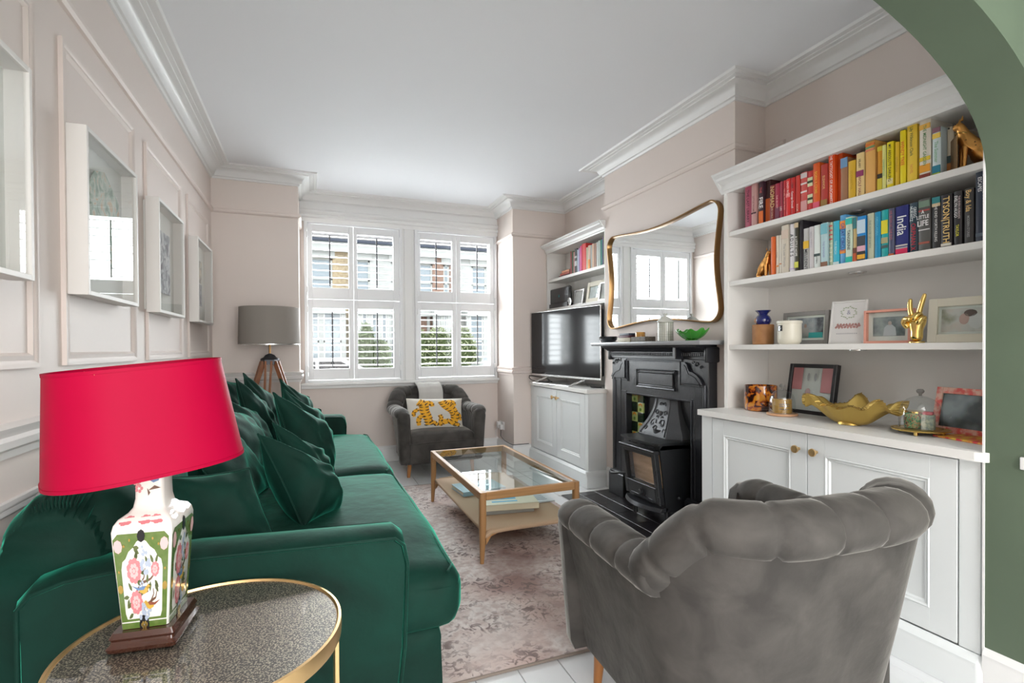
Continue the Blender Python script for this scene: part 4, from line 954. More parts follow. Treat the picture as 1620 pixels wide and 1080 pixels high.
for (x, y) in ((-.6, 1.66), (.32, 1.66), (-.6, 4.5), (.32, 4.5)): G().lathe([(.018, 0), (.026, .06)], (x, y, 0), 14).build('leg', M['legw'], sofa)
# ------------------------------------------------------------------ cushions
def pillow(name, label, cat, mt, mtx, W=.50, H=.50, T=.085, group=None, piping=True, seed=0, pinch=.09, crease=.012, pm=None, dent=0, corners=None):
    t = thing(name, label, cat, mtx.translation, group); n = 34
    def edge(u, v):
        return (u*W/2*(1-pinch*(1-v*v)), v*H/2*(1-pinch*(1-u*u)))
    if corners:
        c_ = [Vector(q) for q in corners]; mid_ = sum(c_, Vector())/4; NN = ((c_[1]-c_[0])+(c_[2]-c_[3])).cross((c_[0]-c_[3])+(c_[1]-c_[2])).normalized()
    def pt(u, v, s):
        x, y = edge(u, v); q = ((1-abs(u)**2.6)*(1-abs(v)**2.6)); th = T*max(q, 0)**.55
        cr = crease*noise3(u*2.2+seed*3.1, v*2.2+seed, s*2+seed*1.7, 1.0)*q
        cr += crease*.8*sin(9*(abs(u)-abs(v))+seed)*(abs(u*v))*q**.3
        if dent: y -= dent*H*(max(0, v)**2)*(1-min(1, abs(u)*1.1)**2)
        if corners:
            a, b = (x/W+.5), (y/H+.5); P = c_[3]*(1-a)*(1-b)+c_[2]*a*(1-b)+c_[1]*a*b+c_[0]*(1-a)*b
            return P+NN*(s*th+cr*(1.5 if s > 0 else .6))
        return mtx @ Vector((x, y, s*th+cr*(1.5 if s > 0 else .6)))
    g = G(); us = [-1+2*i/n for i in range(n+1)]; us = [sin(u*pi/2)*.75+u*.25 for u in us]
    A = [[None]*(n+1) for _ in us]; B = [[None]*(n+1) for _ in us]
    for i, u in enumerate(us):
        for j, v in enumerate(us):
            A[i][j] = g.b.verts.new(pt(u, v, 1)); B[i][j] = A[i][j] if i in (0, n) or j in (0, n) else g.b.verts.new(pt(u, v, -1))
    for i in range(n):
        for j in range(n):
            g.b.faces.new((A[i][j], A[i+1][j], A[i+1][j+1], A[i][j+1])); g.b.faces.new((B[i][j], B[i][j+1], B[i+1][j+1], B[i+1][j]))
    g.build('cover', mt, t, True, 70)
    if piping:
        P = [pt(u, -1, 0) for u in us]+[pt(1, v, 0) for v in us[1:]]+[pt(-u, 1, 0) for u in us[1:]]+[pt(-1, -v, 0) for v in us[1:-1]]
        G().tube(P, .0055, 6, True).build('piping', pm or mt, t, True)
    return t
def place(c, yaw_, lean, rol=0):
    """face normal points along yaw (deg from +x, in plan), leaned back, rolled in its own plane"""
    a = radians(yaw_); l = radians(lean); n = Vector((cos(a)*cos(l), sin(a)*cos(l), sin(l))); up = Vector((-cos(a)*sin(l), -sin(a)*sin(l), cos(l))); x = up.cross(n)
    m = Matrix((x, up, n)).transposed().to_4x4(); m.translation = Vector(c); return m @ Matrix.Rotation(radians(rol), 4, 'Z')
CG = 'green velvet scatter cushions on the sofa'
def gc(label, TL, TR, BR, BL, T=.085, seed=0, dent=.05):
    m = sum((Vector(q) for q in (TL, TR, BR, BL)), Vector())/4
    pillow('scatter_cushion', label, 'cushion', V, Matrix.Translation((m.x, m.y, min(TL[2], BL[2], BR[2]))), .5, .5, T, CG, True, seed, dent=dent, corners=(TL, TR, BR, BL), crease=.016, pinch=.07)
gc('darkest green velvet cushion beside the near sofa arm, just behind the lamp vase', (-.52, 1.93, .80), (-.21, 2.03, .775), (-.10, 1.93, .50), (-.42, 1.82, .50), .075, 1, .02)
gc('green velvet cushion with visible piping, the foremost one standing on the seat', (-.205, 2.30, .855), (.045, 2.42, .625), (.105, 2.33, .50), (-.035, 2.14, .50), .115, 2, .03)
gc('green velvet cushion peeking out just behind the foremost cushion', (-.175, 2.70, .845), (.055, 2.82, .665), (.10, 2.72, .50), (-.04, 2.56, .50), .075, 3, .08)
gc('large green velvet cushion in the middle of the sofa, second upright along the seat', (-.195, 3.05, .965), (.085, 3.18, .755), (.115, 3.10, .50), (-.06, 2.90, .50), .11, 4, .03)
gc('green velvet cushion behind the large middle one', (-.175, 3.52, .965), (.055, 3.66, .79), (.09, 3.58, .50), (-.09, 3.35, .50), .08, 5, .08)
gc('furthest green velvet cushion by the tripod lamp on the right', (-.216, 4.08, .985), (-.02, 4.22, .83), (.04, 4.15, .50), (-.12, 3.92, .50), .08, 6, .04)
gc('green velvet cushion leaning on the sofa back just right of the lamp shade', (-.50, 2.42, .84), (-.42, 2.98, .80), (-.20, 2.86, .50), (-.30, 2.32, .50), .08, 7, .05)
gc('green velvet cushion on the sofa back, second of those leaning there', (-.50, 3.02, .93), (-.42, 3.58, .80), (-.24, 3.48, .50), (-.30, 2.94, .50), .08, 8, .06)
gc('green velvet cushion on the sofa back below the pointed pair', (-.51, 3.56, .90), (-.40, 3.98, .78), (-.24, 3.90, .50), (-.34, 3.50, .50), .075, 9, .06)
gc('pointed green velvet cushion, front one of the pointed pair before the tripod lamp', (-.475, 3.86, 1.005), (-.33, 4.16, .80), (-.20, 4.10, .50), (-.35, 3.80, .50), .07, 10, .0)
gc('pointed green velvet cushion, rear one of the pointed pair before the tripod lamp', (-.46, 4.14, 1.03), (-.29, 4.38, .84), (-.20, 4.33, .50), (-.36, 4.06, .50), .07, 11, .0)
gc('darkest small green velvet cushion at the far back corner, against the dado rail', (-.64, 4.20, .995), (-.52, 4.42, .94), (-.46, 4.40, .62), (-.60, 4.16, .62), .06, 12, .0)
# ------------------------------------------------------------------ armchairs
GV = M['gvel']
def armchair(label, group):
    t = thing('armchair', label, 'armchair', (0, 0, 0), group)
    # plan path of the shell, seen with front towards -y
    def path(hw, yf, yb, r, n=60):
        segs = [(yb-r)-yf, pi/2*r, 2*(hw-r), pi/2*r, (yb-r)-yf]; L = sum(segs); out = []
        for i in range(n+1):
            d = L*i/n
            if d <= segs[0]: p = (-hw, yf+d); nn = (-1, 0)
            elif d <= segs[0]+segs[1]: a = (d-segs[0])/r; p = (-hw+r-r*cos(a), yb-r+r*sin(a)); nn = (-cos(a), sin(a))
            elif d <= sum(segs[:3]): p = (-hw+r+d-segs[0]-segs[1], yb); nn = (0, 1)
            elif d <= sum(segs[:4]): a = (d-sum(segs[:3]))/r; p = (hw-r+r*sin(a), yb-r+r*cos(a)); nn = (sin(a), cos(a))
            else: d2 = d-sum(segs[:4]); p = (hw, yb-r-d2); nn = (1, 0)
            out.append((Vector((p[0], p[1], 0)), Vector((nn[0], nn[1], 0)), d/L))
        return out
    ss = lambda a, b, x: (lambda q: q*q*(3-2*q))(max(0, min(1, (x-a)/(b-a))))
    def H(s): return .565+.165*ss(.20, .36, s)*(1-ss(.64, .80, s))
    n = 72; bot = path(.345, -.365, .295, .20, n); mid = path(.378, -.375, .355, .24, n); top = path(.412, -.375, .41, .26, n); inn = path(.305, -.36, .275, .20, n)
    rings = []
    for i in range(n+1):
        b, q, s = bot[i]; m_, _, _ = mid[i]; tp_, _, _ = top[i]; ii, _, _ = inn[i]; h = H(s)
        fl = .008*abs(sin(pi*s*26))
        rings.append([b+Vector((0, 0, .125)), b+Vector((0, 0, .14))+q*.004, m_+Vector((0, 0, .40)), tp_+Vector((0, 0, h)), tp_-q*.05+Vector((0, 0, h+.02)), ii+q*.02+Vector((0, 0, h)), ii+q*fl+Vector((0, 0, .52)), ii+q*fl+Vector((0, 0, .30)), ii+Vector((0, 0, .16))])
    G().quadring(rings).build('shell', GV, t, True, 50)
    # channel tufted back roll: climbs from the arms round the corners
    def roll(name, cps, rx, rz, nf, endr=.6, k=12, parent=t, depth=.16, taper=(0, 0)):
        P = cps; N = nf*k; tot = [0]
        for a, b in zip(P, P[1:]): tot.append(tot[-1]+(b-a).length)
        def at(s):
            d = s*tot[-1]
            for i in range(len(P)-1):
                if d <= tot[i+1]+1e-9: f = (d-tot[i])/(tot[i+1]-tot[i]); return P[i].lerp(P[i+1], f)
            return P[-1]
        rings = []
        for i in range(N+1):
            s = i/N; p = at(s); tg = (at(min(1, s+.01))-at(max(0, s-.01))).normalized(); side = tg.cross(Vector((0, 0, 1)))
            if side.length < .15: side = Vector((1, 0, 0))
            side.normalize(); up = side.cross(tg).normalized()
            f = 1-depth*(1-abs(sin(pi*s*nf)))**6
            e0 = min(1, s*nf*1.4); e1 = min(1, (1-s)*nf*1.4)
            if taper[0]: f *= sqrt(max(.03, 1-(1-e0)**2))
            if taper[1]: f *= sqrt(max(.03, 1-(1-e1)**2))
            rings.append([p+side*rx*f*cos(2*pi*j/18)+up*rz*f*sin(2*pi*j/18) for j in range(18)])
        return G().quadring(rings).build(name, GV, parent, True, 80)
    pc = path(.376, -.30, .392, .27, 80)
    cps = []
    for p, q, s in pc:
        if .20 <= s <= .80:
            e = min(s-.20, .80-s); z = .565+.175*ss(0, .13, e); cps.append(p+q*(.0-.02*ss(0, .1, e))+Vector((0, 0, z)))
    roll('back_roll', cps, .082, .068, 9, taper=(1, 1), depth=.13)
    for sx in (-1, 1):
        cp = [Vector((sx*.376, y, .600-.012*((y+.39)/.6)+(-.02 if y < -.385 else 0))) for y in (-.40, -.3, -.2, -.1, 0, .1, .2)]
        roll('arm_roll', cp, .070, .055, 4, taper=(1, 0), depth=.13)
        # padded front of the arm
        g = G(); rings = []
        for z, wd, yy in ((.135, .040, -.352), (.16, .047, -.368), (.30, .052, -.375), (.45, .056, -.385), (.55, .060, -.392), (.595, .055, -.388), (.62, .03, -.37)):
            rings.append([(sx*(.352+.012*(z/.6))+wd*cos(a), yy+.022+.045*sin(a) if sin(a) < 0 else yy+.05, z) for a in [2*pi*j/20 for j in range(20)]])
        g.quadring(rings).build('arm_front', GV, t, True, 60)
        G().tube([(sx*(.352+.012*(z/.6))-sx*.054, -.375, z) for z in (.15, .3, .45, .56)], .004, 6).build('piping', GV, t, True)
    softbox(-.315, .315, -.375, .29, .29, .405, .045, .035, wr=.004).build('seat', GV, t, True)
    softbox(-.345, .345, -.372, .25, .125, .33, .02, 0).build('apron', GV, t, True)
    G().tube([(-.31, -.378, .318), (-.2, -.383, .326), (0, -.385, .33), (.2, -.383, .326), (.31, -.378, .318)], .004, 6).build('seat_piping', GV, t, True)
    for (x, y) in ((-.30, -.30), (.30, -.30), (-.25, .23), (.25, .23)):
        dx = .012*(1 if x > 0 else -1)
        G().quadring([[(x+dx+.014*cos(a), y+.014*sin(a), 0) for a in [2*pi*j/12 for j in range(12)]], [(x+.022*cos(a), y+.022*sin(a), .14) for a in [2*pi*j/12 for j in range(12)]]]).build('leg', M['legw'], t, True)
    return t
ac = armchair('grey velvet armchair with channelled back under the window, holding the tiger cushion', 'pair of grey velvet tub armchairs')
ac.matrix_world = Matrix.Translation((1.145, 5.04, 0)); ac.location = (1.145, 5.04, 0)
ac2 = dup(ac, Matrix.Translation((1.255, 1.25, 0)) @ Matrix.Rotation(radians(180-3), 4, 'Z') @ Matrix.Diagonal((1.055, 1.0, 1.02, 1)), 'grey velvet armchair in the foreground, seen from behind with rolled channelled top', 'pair of grey velvet tub armchairs')
# folded throw over the far chair's back
g = G()
def thr(u, v):
    x = 1.02+.25*u+.006*sin(v*9); P = [(5.27, .64), (5.29, .74), (5.33, .80), (5.38, .835), (5.44, .845), (5.49, .82), (5.505, .72), (5.505, .6)]
    i = v*(len(P)-1); a = min(int(i), len(P)-2); f = i-a; return Vector((x, P[a][0]*(1-f)+P[a+1][0]*f-.10+.0, P[a][1]*(1-f)+P[a+1][1]*f+.004*sin(u*14)))
tp_ = [[thr(u/8, v/28) for u in range(9)] for v in range(29)]; 
rings = [[p for p in r_]+[p+Vector((0, .012, -.012)) for p in r_[::-1]] for r_ in tp_]
tag(G().quadring(rings).build('throw', mat('throw_wool', (.50, .485, .46), .9, bump=.4, bscale=200), None, True), 'folded pale grey throw hanging over the back of the window armchair', 'throw')
# tiger cushion
tc_ = pillow('lumbar_cushion', 'cream linen lumbar cushion with orange tigers on the window armchair', 'cushion', M['linen'], place((1.13, 4.93, .55), -93, 22, -2), .56, .33, .07, None, False, 21, .05, .006)
TMX = place((1.13, 4.93, .55), -93, 22, -2)
def on_pillow(u, v, W=.56, H=.33, T=.07, pinch=.05, off=.0025):
    x, y = u*W/2*(1-pinch*(1-v*v)), v*H/2*(1-pinch*(1-u*u)); q = ((1-abs(u)**2.6)*(1-abs(v)**2.6)); th = T*max(q, 0)**.55
    cr = .006*noise3(u*2.2+21*3.1, v*2.2+21, 1*2+21*1.7, 1.0)*q+.006*.8*sin(9*(abs(u)-abs(v))+21)*(abs(u*v))*q**.3
    return TMX @ Vector((x, y, th+cr*1.5+off))
def ribbon(g, pts, ws, off=.0025):
    n = len(pts); L = []
    for i, p in enumerate(pts):
        a = Vector(pts[max(0, i-1)]); b = Vector(pts[min(n-1, i+1)]); d = (b-a).normalized(); nn = Vector((-d.y/.6, d.x, 0)) if False else Vector((-d.y, d.x)); w_ = ws[i] if isinstance(ws, list) else ws
        L.append([on_pillow(p[0]+nn[0]*w_*k*.6, p[1]+nn[1]*w_*k, off=off) for k in (-1, -.5, 0, .5, 1)])
    for a, b in zip(L, L[1:]):
        for q in range(4): g.poly([a[q], b[q], b[q+1], a[q+1]])
def cat(s):   # two mirrored prowling tigers
    f = lambda pts: [(s*x, y) if s > 0 else (x+.0, y) for x, y in pts]
    return f
org = mat('tiger_orange', (.86, .42, .02), .8); blk = mat('tiger_stripe', (.03, .02, .015), .8)
def smooth(pts, k=5):
    out = []
    for i in range(len(pts)-1):
        p0 = Vector(pts[max(0, i-1)]); p1 = Vector(pts[i]); p2 = Vector(pts[i+1]); p3 = Vector(pts[min(len(pts)-1, i+2)])
        for q in range(k):
            t = q/k; out.append(tuple(.5*((2*p1)+(p2-p0)*t+(2*p0-5*p1+4*p2-p3)*t*t+(3*p1-p0-3*p2+p3)*t**3)))
    out.append(tuple(pts[-1])); return out
def tiger(ox, oy, rotd, parts, so, sk):
    pass
g = G(); gk = G()
bodies = [([(-.62, .72), (-.45, .55), (-.42, .1), (-.30, -.35), (-.25, -.75)], .30), ([(-.45, .6), (-.2, .62), (-.12, .4)], .17), ([(-.62, .25), (-.8, .05), (-.78, -.2)], .12), ([(-.42, -.1), (-.62, -.35), (-.6, -.75)], .15), ([(-.25, -.5), (-.02, -.68), (.0, -.8)], .13),
          ([(.22, .78), (.35, .5), (.62, .15), (.7, -.3), (.55, -.75)], .30), ([(.3, .7), (.6, .72), (.72, .45)], .14), ([(.62, .0), (.88, -.1), (.9, -.45)], .12), ([(.5, -.5), (.2, -.62), (.12, -.8)], .16), ([(.12, -.15), (.18, -.35), (.12, -.6)], .14), ([(.62, -.6), (.85, -.75)], .13)]
for pts, w_ in bodies:
    sp = smooth(pts); n = len(sp); ribbon(g, sp, [w_*(.55+.45*sin(pi*min(1, .15+.85*i/n))) for i in range(n)])
    for i in range(1, n-1, 2 if w_ > .2 else 3):
        p = Vector(sp[i]); d = (Vector(sp[i+1])-Vector(sp[i-1])).normalized(); nn = Vector((-d.y*.6, d.x))
        for sd in (1, -1):
            a = p+nn*w_*.95*sd; b = p+nn*w_*.15*sd+d*.05
            ribbon(gk, [tuple(a), tuple((a+b)/2+d*.02), tuple(b)], [.022, .030, .008], .0045)
g.build('tiger_motif', org, tc_, True); gk.build('tiger_stripes', blk, tc_)
# ------------------------------------------------------------------ round side table
SX, SY, SZ, SR = -.213, 1.26, .58, .273
sd = thing('side_table', 'round brass side table with speckled mirrored glass top beside the near sofa arm', 'table', (SX, SY, 0))
G().lathe([(SR-.016, SZ-.032), (SR, SZ-.032), (SR+.001, SZ-.016), (SR, SZ+.002), (SR-.006, SZ+.003), (SR-.009, SZ-.003), (SR-.016, SZ-.006)], (SX, SY, 0), 96, None, False).build('top_rim', M['brass'], sd, True, 30)
m, t, b = _new('antiqued_mirror'); tc = t.nodes.new('ShaderNodeTexCoord'); vo = t.nodes.new('ShaderNodeTexVoronoi'); vo.inputs['Scale'].default_value = 250; vo.inputs['Randomness'].default_value = 1
t.links.new(tc.outputs['Object'], vo.inputs[0]); r = t.nodes.new('ShaderNodeValToRGB'); e = r.color_ramp.elements; e[0].position = .1; e[0].color = (.62, .55, .42, 1); e[1].position = .6; e[1].color = (.06, .055, .05, 1); q = e.new(.38); q.color = (.30, .27, .21, 1)
t.links.new(vo.outputs['Distance'], r.inputs[0]); t.links.new(r.outputs[0], b.inputs['Base Color']); b.inputs['Metallic'].default_value = .55; b.inputs['Roughness'].default_value = .38; b.inputs['Coat Weight'].default_value = 1; b.inputs['Coat Roughness'].default_value = .01; b.inputs['Coat IOR'].default_value = 1.9
M['antique'] = m
G().lathe([(SR-.010, SZ-.008), (SR-.010, SZ-.002)], (SX, SY, 0), 96).build('glass_top', m, sd)
for k in range(3):
    a = radians(12+120*k); x, y = SX+(SR-.004)*cos(a), SY+(SR-.004)*sin(a)
    G().obox(Matrix.Translation((x, y, SZ/2-.012)) @ Matrix.Rotation(a, 4, 'Z'), .010, .020, SZ-.024, .001).build('leg', M['brass'], sd)
G().lathe([(SR-.012, .004), (SR-.004, .004), (SR-.004, .018), (SR-.012, .018)], (SX, SY, 0), 72, None, False).build('base_ring', M['brass'], sd, True, 30)
# ------------------------------------------------------------------ porcelain table lamp with magenta shade
LC = Vector((-.322, 1.318, SZ+.001)); LR = Matrix.Rotation(radians(-7), 4, 'Z') @ Matrix.Scale(1, 4)
LT = Matrix.Translation(LC) @ LR
lamp = thing('table_lamp', 'painted porcelain vase lamp with big magenta shade on the round side table', 'lamp', LC)
def sq(hx, hy, z, r=.006, n=5):
    P = []
    for cx, cy, a0 in ((hx-r, hy-r, 0), (-hx+r, hy-r, 90), (-hx+r, -hy+r, 180), (hx-r, -hy+r, 270)):
        for q in range(n): a = radians(a0+90*q/(n-1)); P.append(LT @ Vector((cx+r*cos(a), cy+r*sin(a), z)))
    return P
g = G(); 
g.quadring([sq(.058, .070, 0), sq(.062, .074, .004), sq(.064, .076, .012), sq(.058, .070, .018), sq(.057, .069, .024), sq(.060, .072, .030), sq(.055, .067, .040)])
g.build('base', M['mahog'], lamp, True, 30)
BH = [(.0, .0425, .0545), (.02, .044, .056), (.10, .049, .061), (.18, .0545, .066), (.205, .0555, .067), (.218, .053, .064), (.228, .047, .057), (.236, .036, .043), (.245, .030, .035), (.262, .0275, .031), (.29, .027, .030), (.32, .0275, .031), (.335, .031, .035)]
g = G().quadring([sq(hx, hy, .041+z, .006 if z < .23 else .010) for z, hx, hy in BH]); vase = g.build('vase', M['porcelain'], lamp, True, 40)
def face(sid, u, v, off=.0006):
    """u -1..1 across, v 0..1 up the body (0..0.205) on face sid"""
    z = .205*v; 
    for (z0, a0, b0), (z1, a1, b1) in zip(BH, BH[1:]):
        if z <= z1: f = (z-z0)/(z1-z0); hx = a0+(a1-a0)*f; hy = b0+(b1-b0)*f; break
    if sid == 'f': p = Vector((u*hx*.96, -hy-off, .041+z))
    else: p = Vector((hx+off, u*hy*.96, .041+z))
    return LT @ p
PG = mat('vase_green', (.085, .16, .025), .15, coat=1, c2=(.14, .20, .05), nscale=60, noise=.4); PPK = mat('peony_pink', (.66, .22, .24), .2, coat=1); PPL = mat('peony_light', (.80, .48, .48), .2, coat=1)
PBL = mat('blossom_blue', (.42, .48, .60), .2, coat=1); PLF = mat('painted_leaf', (.10, .13, .04), .2, coat=1); PBR = mat('painted_branch', (.16, .08, .05), .2, coat=1); PYE = mat('bird_yellow', (.62, .38, .06), .2, coat=1); PBB = mat('bird_blue', (.12, .22, .42), .2, coat=1); PGD = mat('vase_gilt', (.60, .42, .12), .25, metal=.8)
def deco(sid):
    AR = .205/.105 if sid == 'f' else .205/.13
    # green border with scalloped window
    inner = []
    def win(t):   # t 0..1 around: returns u,v
        pts = [(-.70, .10), (-.76, .16), (-.76, .62), (-.70, .70), (-.58, .73), (-.46, .80), (-.30, .84), (-.16, .90), (0, .925), (.16, .90), (.30, .84), (.46, .80), (.58, .73), (.70, .70), (.76, .62), (.76, .16), (.70, .10)]
        return pts
    W = win(0); O = []
    for u, v in W:
        if v < .12: O.append((-.96 if u < 0 else .96, .075))
        elif abs(u) > .69: O.append((-.96 if u < 0 else .96, v))
        else: O.append((u*1.25 if abs(u) < .75 else .96, .985))
    O[3] = (-.96, .93); O[-4] = (.96, .93); O[4] = (-.80, .985); O[-5] = (.80, .985)
    g = G()
    for i in range(len(W)-1):
        g.poly([face(sid, *W[i]), face(sid, *W[i+1]), face(sid, *O[i+1]), face(sid, *O[i])])
    g.poly([face(sid, *W[-1]), face(sid, *W[0]), face(sid, *O[0]), face(sid, *O[-1])])
    g.poly([face(sid, -.97, .0), face(sid, .97, .0), face(sid, .97, .062), face(sid, -.97, .062)])
    g.build('green_border', PG, vase)
    def disc(g, u, v, r, n=9, off=.0010, k=1, ph=0):
        g.poly([face(sid, u+r*cos(2*pi*i/n+ph)*(k if True else 1), v+r/AR*sin(2*pi*i/n+ph)*.92, off) for i in range(n)])
    rr = random.Random(5 if sid == 'f' else 6)
    ga, gb, gc_, gl, gbr = G(), G(), G(), G(), G()
    for (u, v, r) in ((-.30, .60, .27), (-.28, .27, .25), (.48, .60, .16)):
        for q in range(9): a = 2*pi*q/9; disc(ga, u+r*.68*cos(a), v+r*.68/AR*sin(a), r*.36, 7, .0010+.00003*q)
        disc(ga, u, v, r*.7, 10, .0013)
        for q in range(7): a = 2*pi*q/7+.3; disc(gb, u+r*.42*cos(a), v+r*.42/AR*sin(a), r*.22, 6, .0016+.00003*q)
        disc(gb, u, v, r*.2, 6, .0018)
    for (u, v, r) in ((.12, .68, .22), (.05, .78, .13), (.02, .13, .22), (.18, .17, .14), (-.05, .44, .10)):
        for q in range(8): a = rr.uniform(0, 6.28); k = rr.uniform(.2, 1); disc(gc_, u+r*k*cos(a), v+r*k/AR*sin(a), r*.30, 6, .0011+.00003*q)
    def leaf(u, v, a, L, wd): 
        d = Vector((cos(a), sin(a)/AR)); n = Vector((-sin(a), cos(a)/AR)); c = Vector((u, v))
        gl.poly([face(sid, *(c+d*L*s+n*wd*t), .0009) for s, t in ((-1, 0), (-.3, -1), (.5, -.7), (1, 0), (.5, .7), (-.3, 1))])
    for q in range(34):
        c = rr.choice([(-.30, .60), (-.28, .27), (.40, .56), (.05, .40), (-.45, .40), (.1, .75), (0, .15)]); a = rr.uniform(0, 6.28); k = rr.uniform(.24, .40)
        u, v = c[0]+k*cos(a), c[1]+k/AR*sin(a)
        if abs(u) < .68 and .12 < v < .86: leaf(u, v, a+rr.uniform(-.5, .5), .11, .045)
    def branch(pts, w_=.018):
        for (a, b) in zip(pts, pts[1:]):
            a, b = Vector(a), Vector(b); d = (b-a); n = Vector((-d.y*AR, d.x/AR)).normalized()*w_; n.y /= 1
            gbr.poly([face(sid, *(a-n*1), .0008), face(sid, *(b-n*.7), .0008), face(sid, *(b+n*.7), .0008), face(sid, *(a+n*1), .0008)])
    branch([(-.05, .12), (.05, .22), (.30, .27), (.42, .34), (.40, .40)]); branch([(.30, .27), (.50, .30), (.55, .38)]); branch([(-.30, .36), (-.10, .46), (.05, .52), (.1, .62)]); branch([(-.10, .46), (.3, .50), (.45, .55)]); branch([(-.35, .33), (-.05, .36), (.20, .38)])
    ga.build('peony_petals', PPK, vase)['kind'] = 'stuff'; gb.build('peony_centres', PPL, vase)['kind'] = 'stuff'; gc_.build('blue_blossom', PBL, vase)['kind'] = 'stuff'; gl.build('leaves', PLF, vase)['kind'] = 'stuff'; gbr.build('branches', PBR, vase)['kind'] = 'stuff'
    # two birds
    def bird(u, v, s, m1, m2, fl):
        g1, g2 = G(), G(); c = lambda x, y: face(sid, u+fl*s*x, v+s*y/AR, .0020)
        g1.poly([c(.55, .10), c(.42, .22), (c(.10, .18)), c(-.35, .10), c(-.30, -.05), c(.1, -.16), c(.38, -.08)])
        g1.poly([c(.62, .26), c(.50, .32), c(.38, .24), c(.40, .10), c(.55, .10)]); g1.poly([c(.62, .24), c(.75, .20), c(.60, .17)])
        g2.poly([face(sid, u+fl*s*x, v+s*y/AR, .0023) for x, y in ((.30, .22), (.05, .22), (-.40, .16), (-1.0, .30), (-.45, .05), (.1, .05))])
        g1.build('bird_body', m1, vase); g2.build('bird_wing', m2, vase)
    bird(.0, .385, .42, PYE, PBB, 1); bird(.30, .22, .40, PYE, mat('bird_brown', (.28, .08, .05), .2, coat=1), -1)
    g = G()
    for (u, v) in ((-.86, .42), (.86, .42)):
        disc(g, u, v, .10, 8, .0012)
    for q in range(6): disc(g, .10*cos(q*pi/3), .031+.018*sin(q*pi/3), .05, 6, .0014)
    for (u, v) in ((-.60, .86), (.60, .86), (-.4, .92), (.4, .92), (-.85, .6), (.85, .6)): disc(g, u, v, .035, 6, .0012)
    g.build('gilt_scrolls', PGD, vase)['kind'] = 'stuff'
    g = G(); disc(g, 0, .031, .22, 10, .0010); disc(g, 0, .955, .14, 8, .0012); g.build('black_medallion', M['black'], vase)['kind'] = 'stuff'
    g = G()
    for (u, v) in ((-.80, .86), (.80, .86)): disc(g, u, v, .15, 8, .0013)
    g.build('corner_petals', PPL, vase)['kind'] = 'stuff'
deco('f'); deco('s')
# flowers and a bird on neck and shoulder
g1, g2, g3 = G(), G(), G()
def neck(x, z, off=.0008): return LT @ Vector((x, -.030-off-.0, .041+z))
for (x, z) in ((-.020, .30), (-.017, .285)):
    for q in range(5): g1.poly([neck(x+.005*cos(2*pi*q/5)+.003*cos(a), z+.006*sin(2*pi*q/5)+.004*sin(a), .001+.0001*q) for a in [k*pi/3 for k in range(6)]])
g2.poly([neck(a, b, .0012) for a, b in ((.002, .302), (.018, .306), (.024, .318), (.020, .300), (.010, .296))]); g3.poly([neck(a, b, .001) for a, b in ((.0, .28), (.012, .29), (.024, .284), (.012, .282))]); g3.poly([neck(a, b, .001) for a, b in ((-.002, .285), (.004, .275), (.0, .268))])
g1.build('neck_flower', PPK, vase)['kind'] = 'stuff'; g2.build('neck_bird', PBB, vase); g3.build('neck_branch', PBR, vase)['kind'] = 'stuff'
g = G()
def shl(sid, u, t, off=.0012):
    z0, hx0, hy0 = .2165, .0535, .0645; z1, hx1, hy1 = .236, .037, .044; z = z0+(z1-z0)*t; hx = hx0+(hx1-hx0)*t; hy = hy0+(hy1-hy0)*t
    return LT @ Vector((u*hx, -hy-off, .041+z+off)) if sid == 'f' else LT @ Vector((hx+off, u*hy, .041+z+off))
for sid in 'fs':
    for c in (-.6, .1, .55):
        for q in range(7): g.poly([shl(sid, c+.16*cos(2*pi*q/7)+.12*cos(a), .42+.25*sin(2*pi*q/7)+.18*sin(a), .0012+.0001*q) for a in [k*pi/3 for k in range(6)]])
g.build('shoulder_flowers', PPK, vase)['kind'] = 'stuff'
# shade: oval, tilted, open top with spider
SHT = Matrix.Translation((-.334, 1.335, .947)) @ Matrix.Rotation(radians(-5.0), 4, 'Y') @ Matrix.Rotation(radians(1.5), 4, 'X') @ Matrix.Rotation(radians(22), 4, 'Z')
def oval(a, b, z, n=72, p=2.7):
    P = []
    for i in range(n):
        t = 2*pi*i/n; c, s = cos(t), sin(t); k = (abs(c)**p+abs(s)**p)**(-1/p); P.append(SHT @ Vector((a*c*k, b*s*k, z)))
    return P
SA, SB, TA, TB, SH = .180, .146, .156, .126, .218
G().quadring([oval(SA, SB, 0), oval(TA, TB, SH)], True, False).build('lamp_shade', M['magenta'], lamp, True, 60)
g = G()
for a, b, z in ((SA, SB, 0), (TA, TB, SH)): g.quadring([oval(a+.0012, b+.0012, z-.003), oval(a+.0012, b+.0012, z+.004), oval(a-.001, b-.001, z+.004), oval(a-.001, b-.001, z-.003)], True, False, True)
g.build('shade_trim', M['magenta'], lamp, True, 30)
g = G(); q0 = SHT @ Vector((0, 0, SH-.01))
for a in (0, 120, 240): 
    i = int(a/5) % 72; g.tube([q0, oval(TA, TB, SH-.004)[i]], .002, 6)
g.tube([LT @ Vector((0, 0, .37)), q0], .004, 8); g.build('harp', M['brass'], lamp)
G().sphere(LT @ Vector((0, 0, .46)), .028, .028, .04, 14).build('bulb', M['porcelain'], lamp, True)
G().lathe([(.018, .376), (.018, .41), (.012, .415)], LC, 14).build('lampholder', M['brass'], lamp, True)
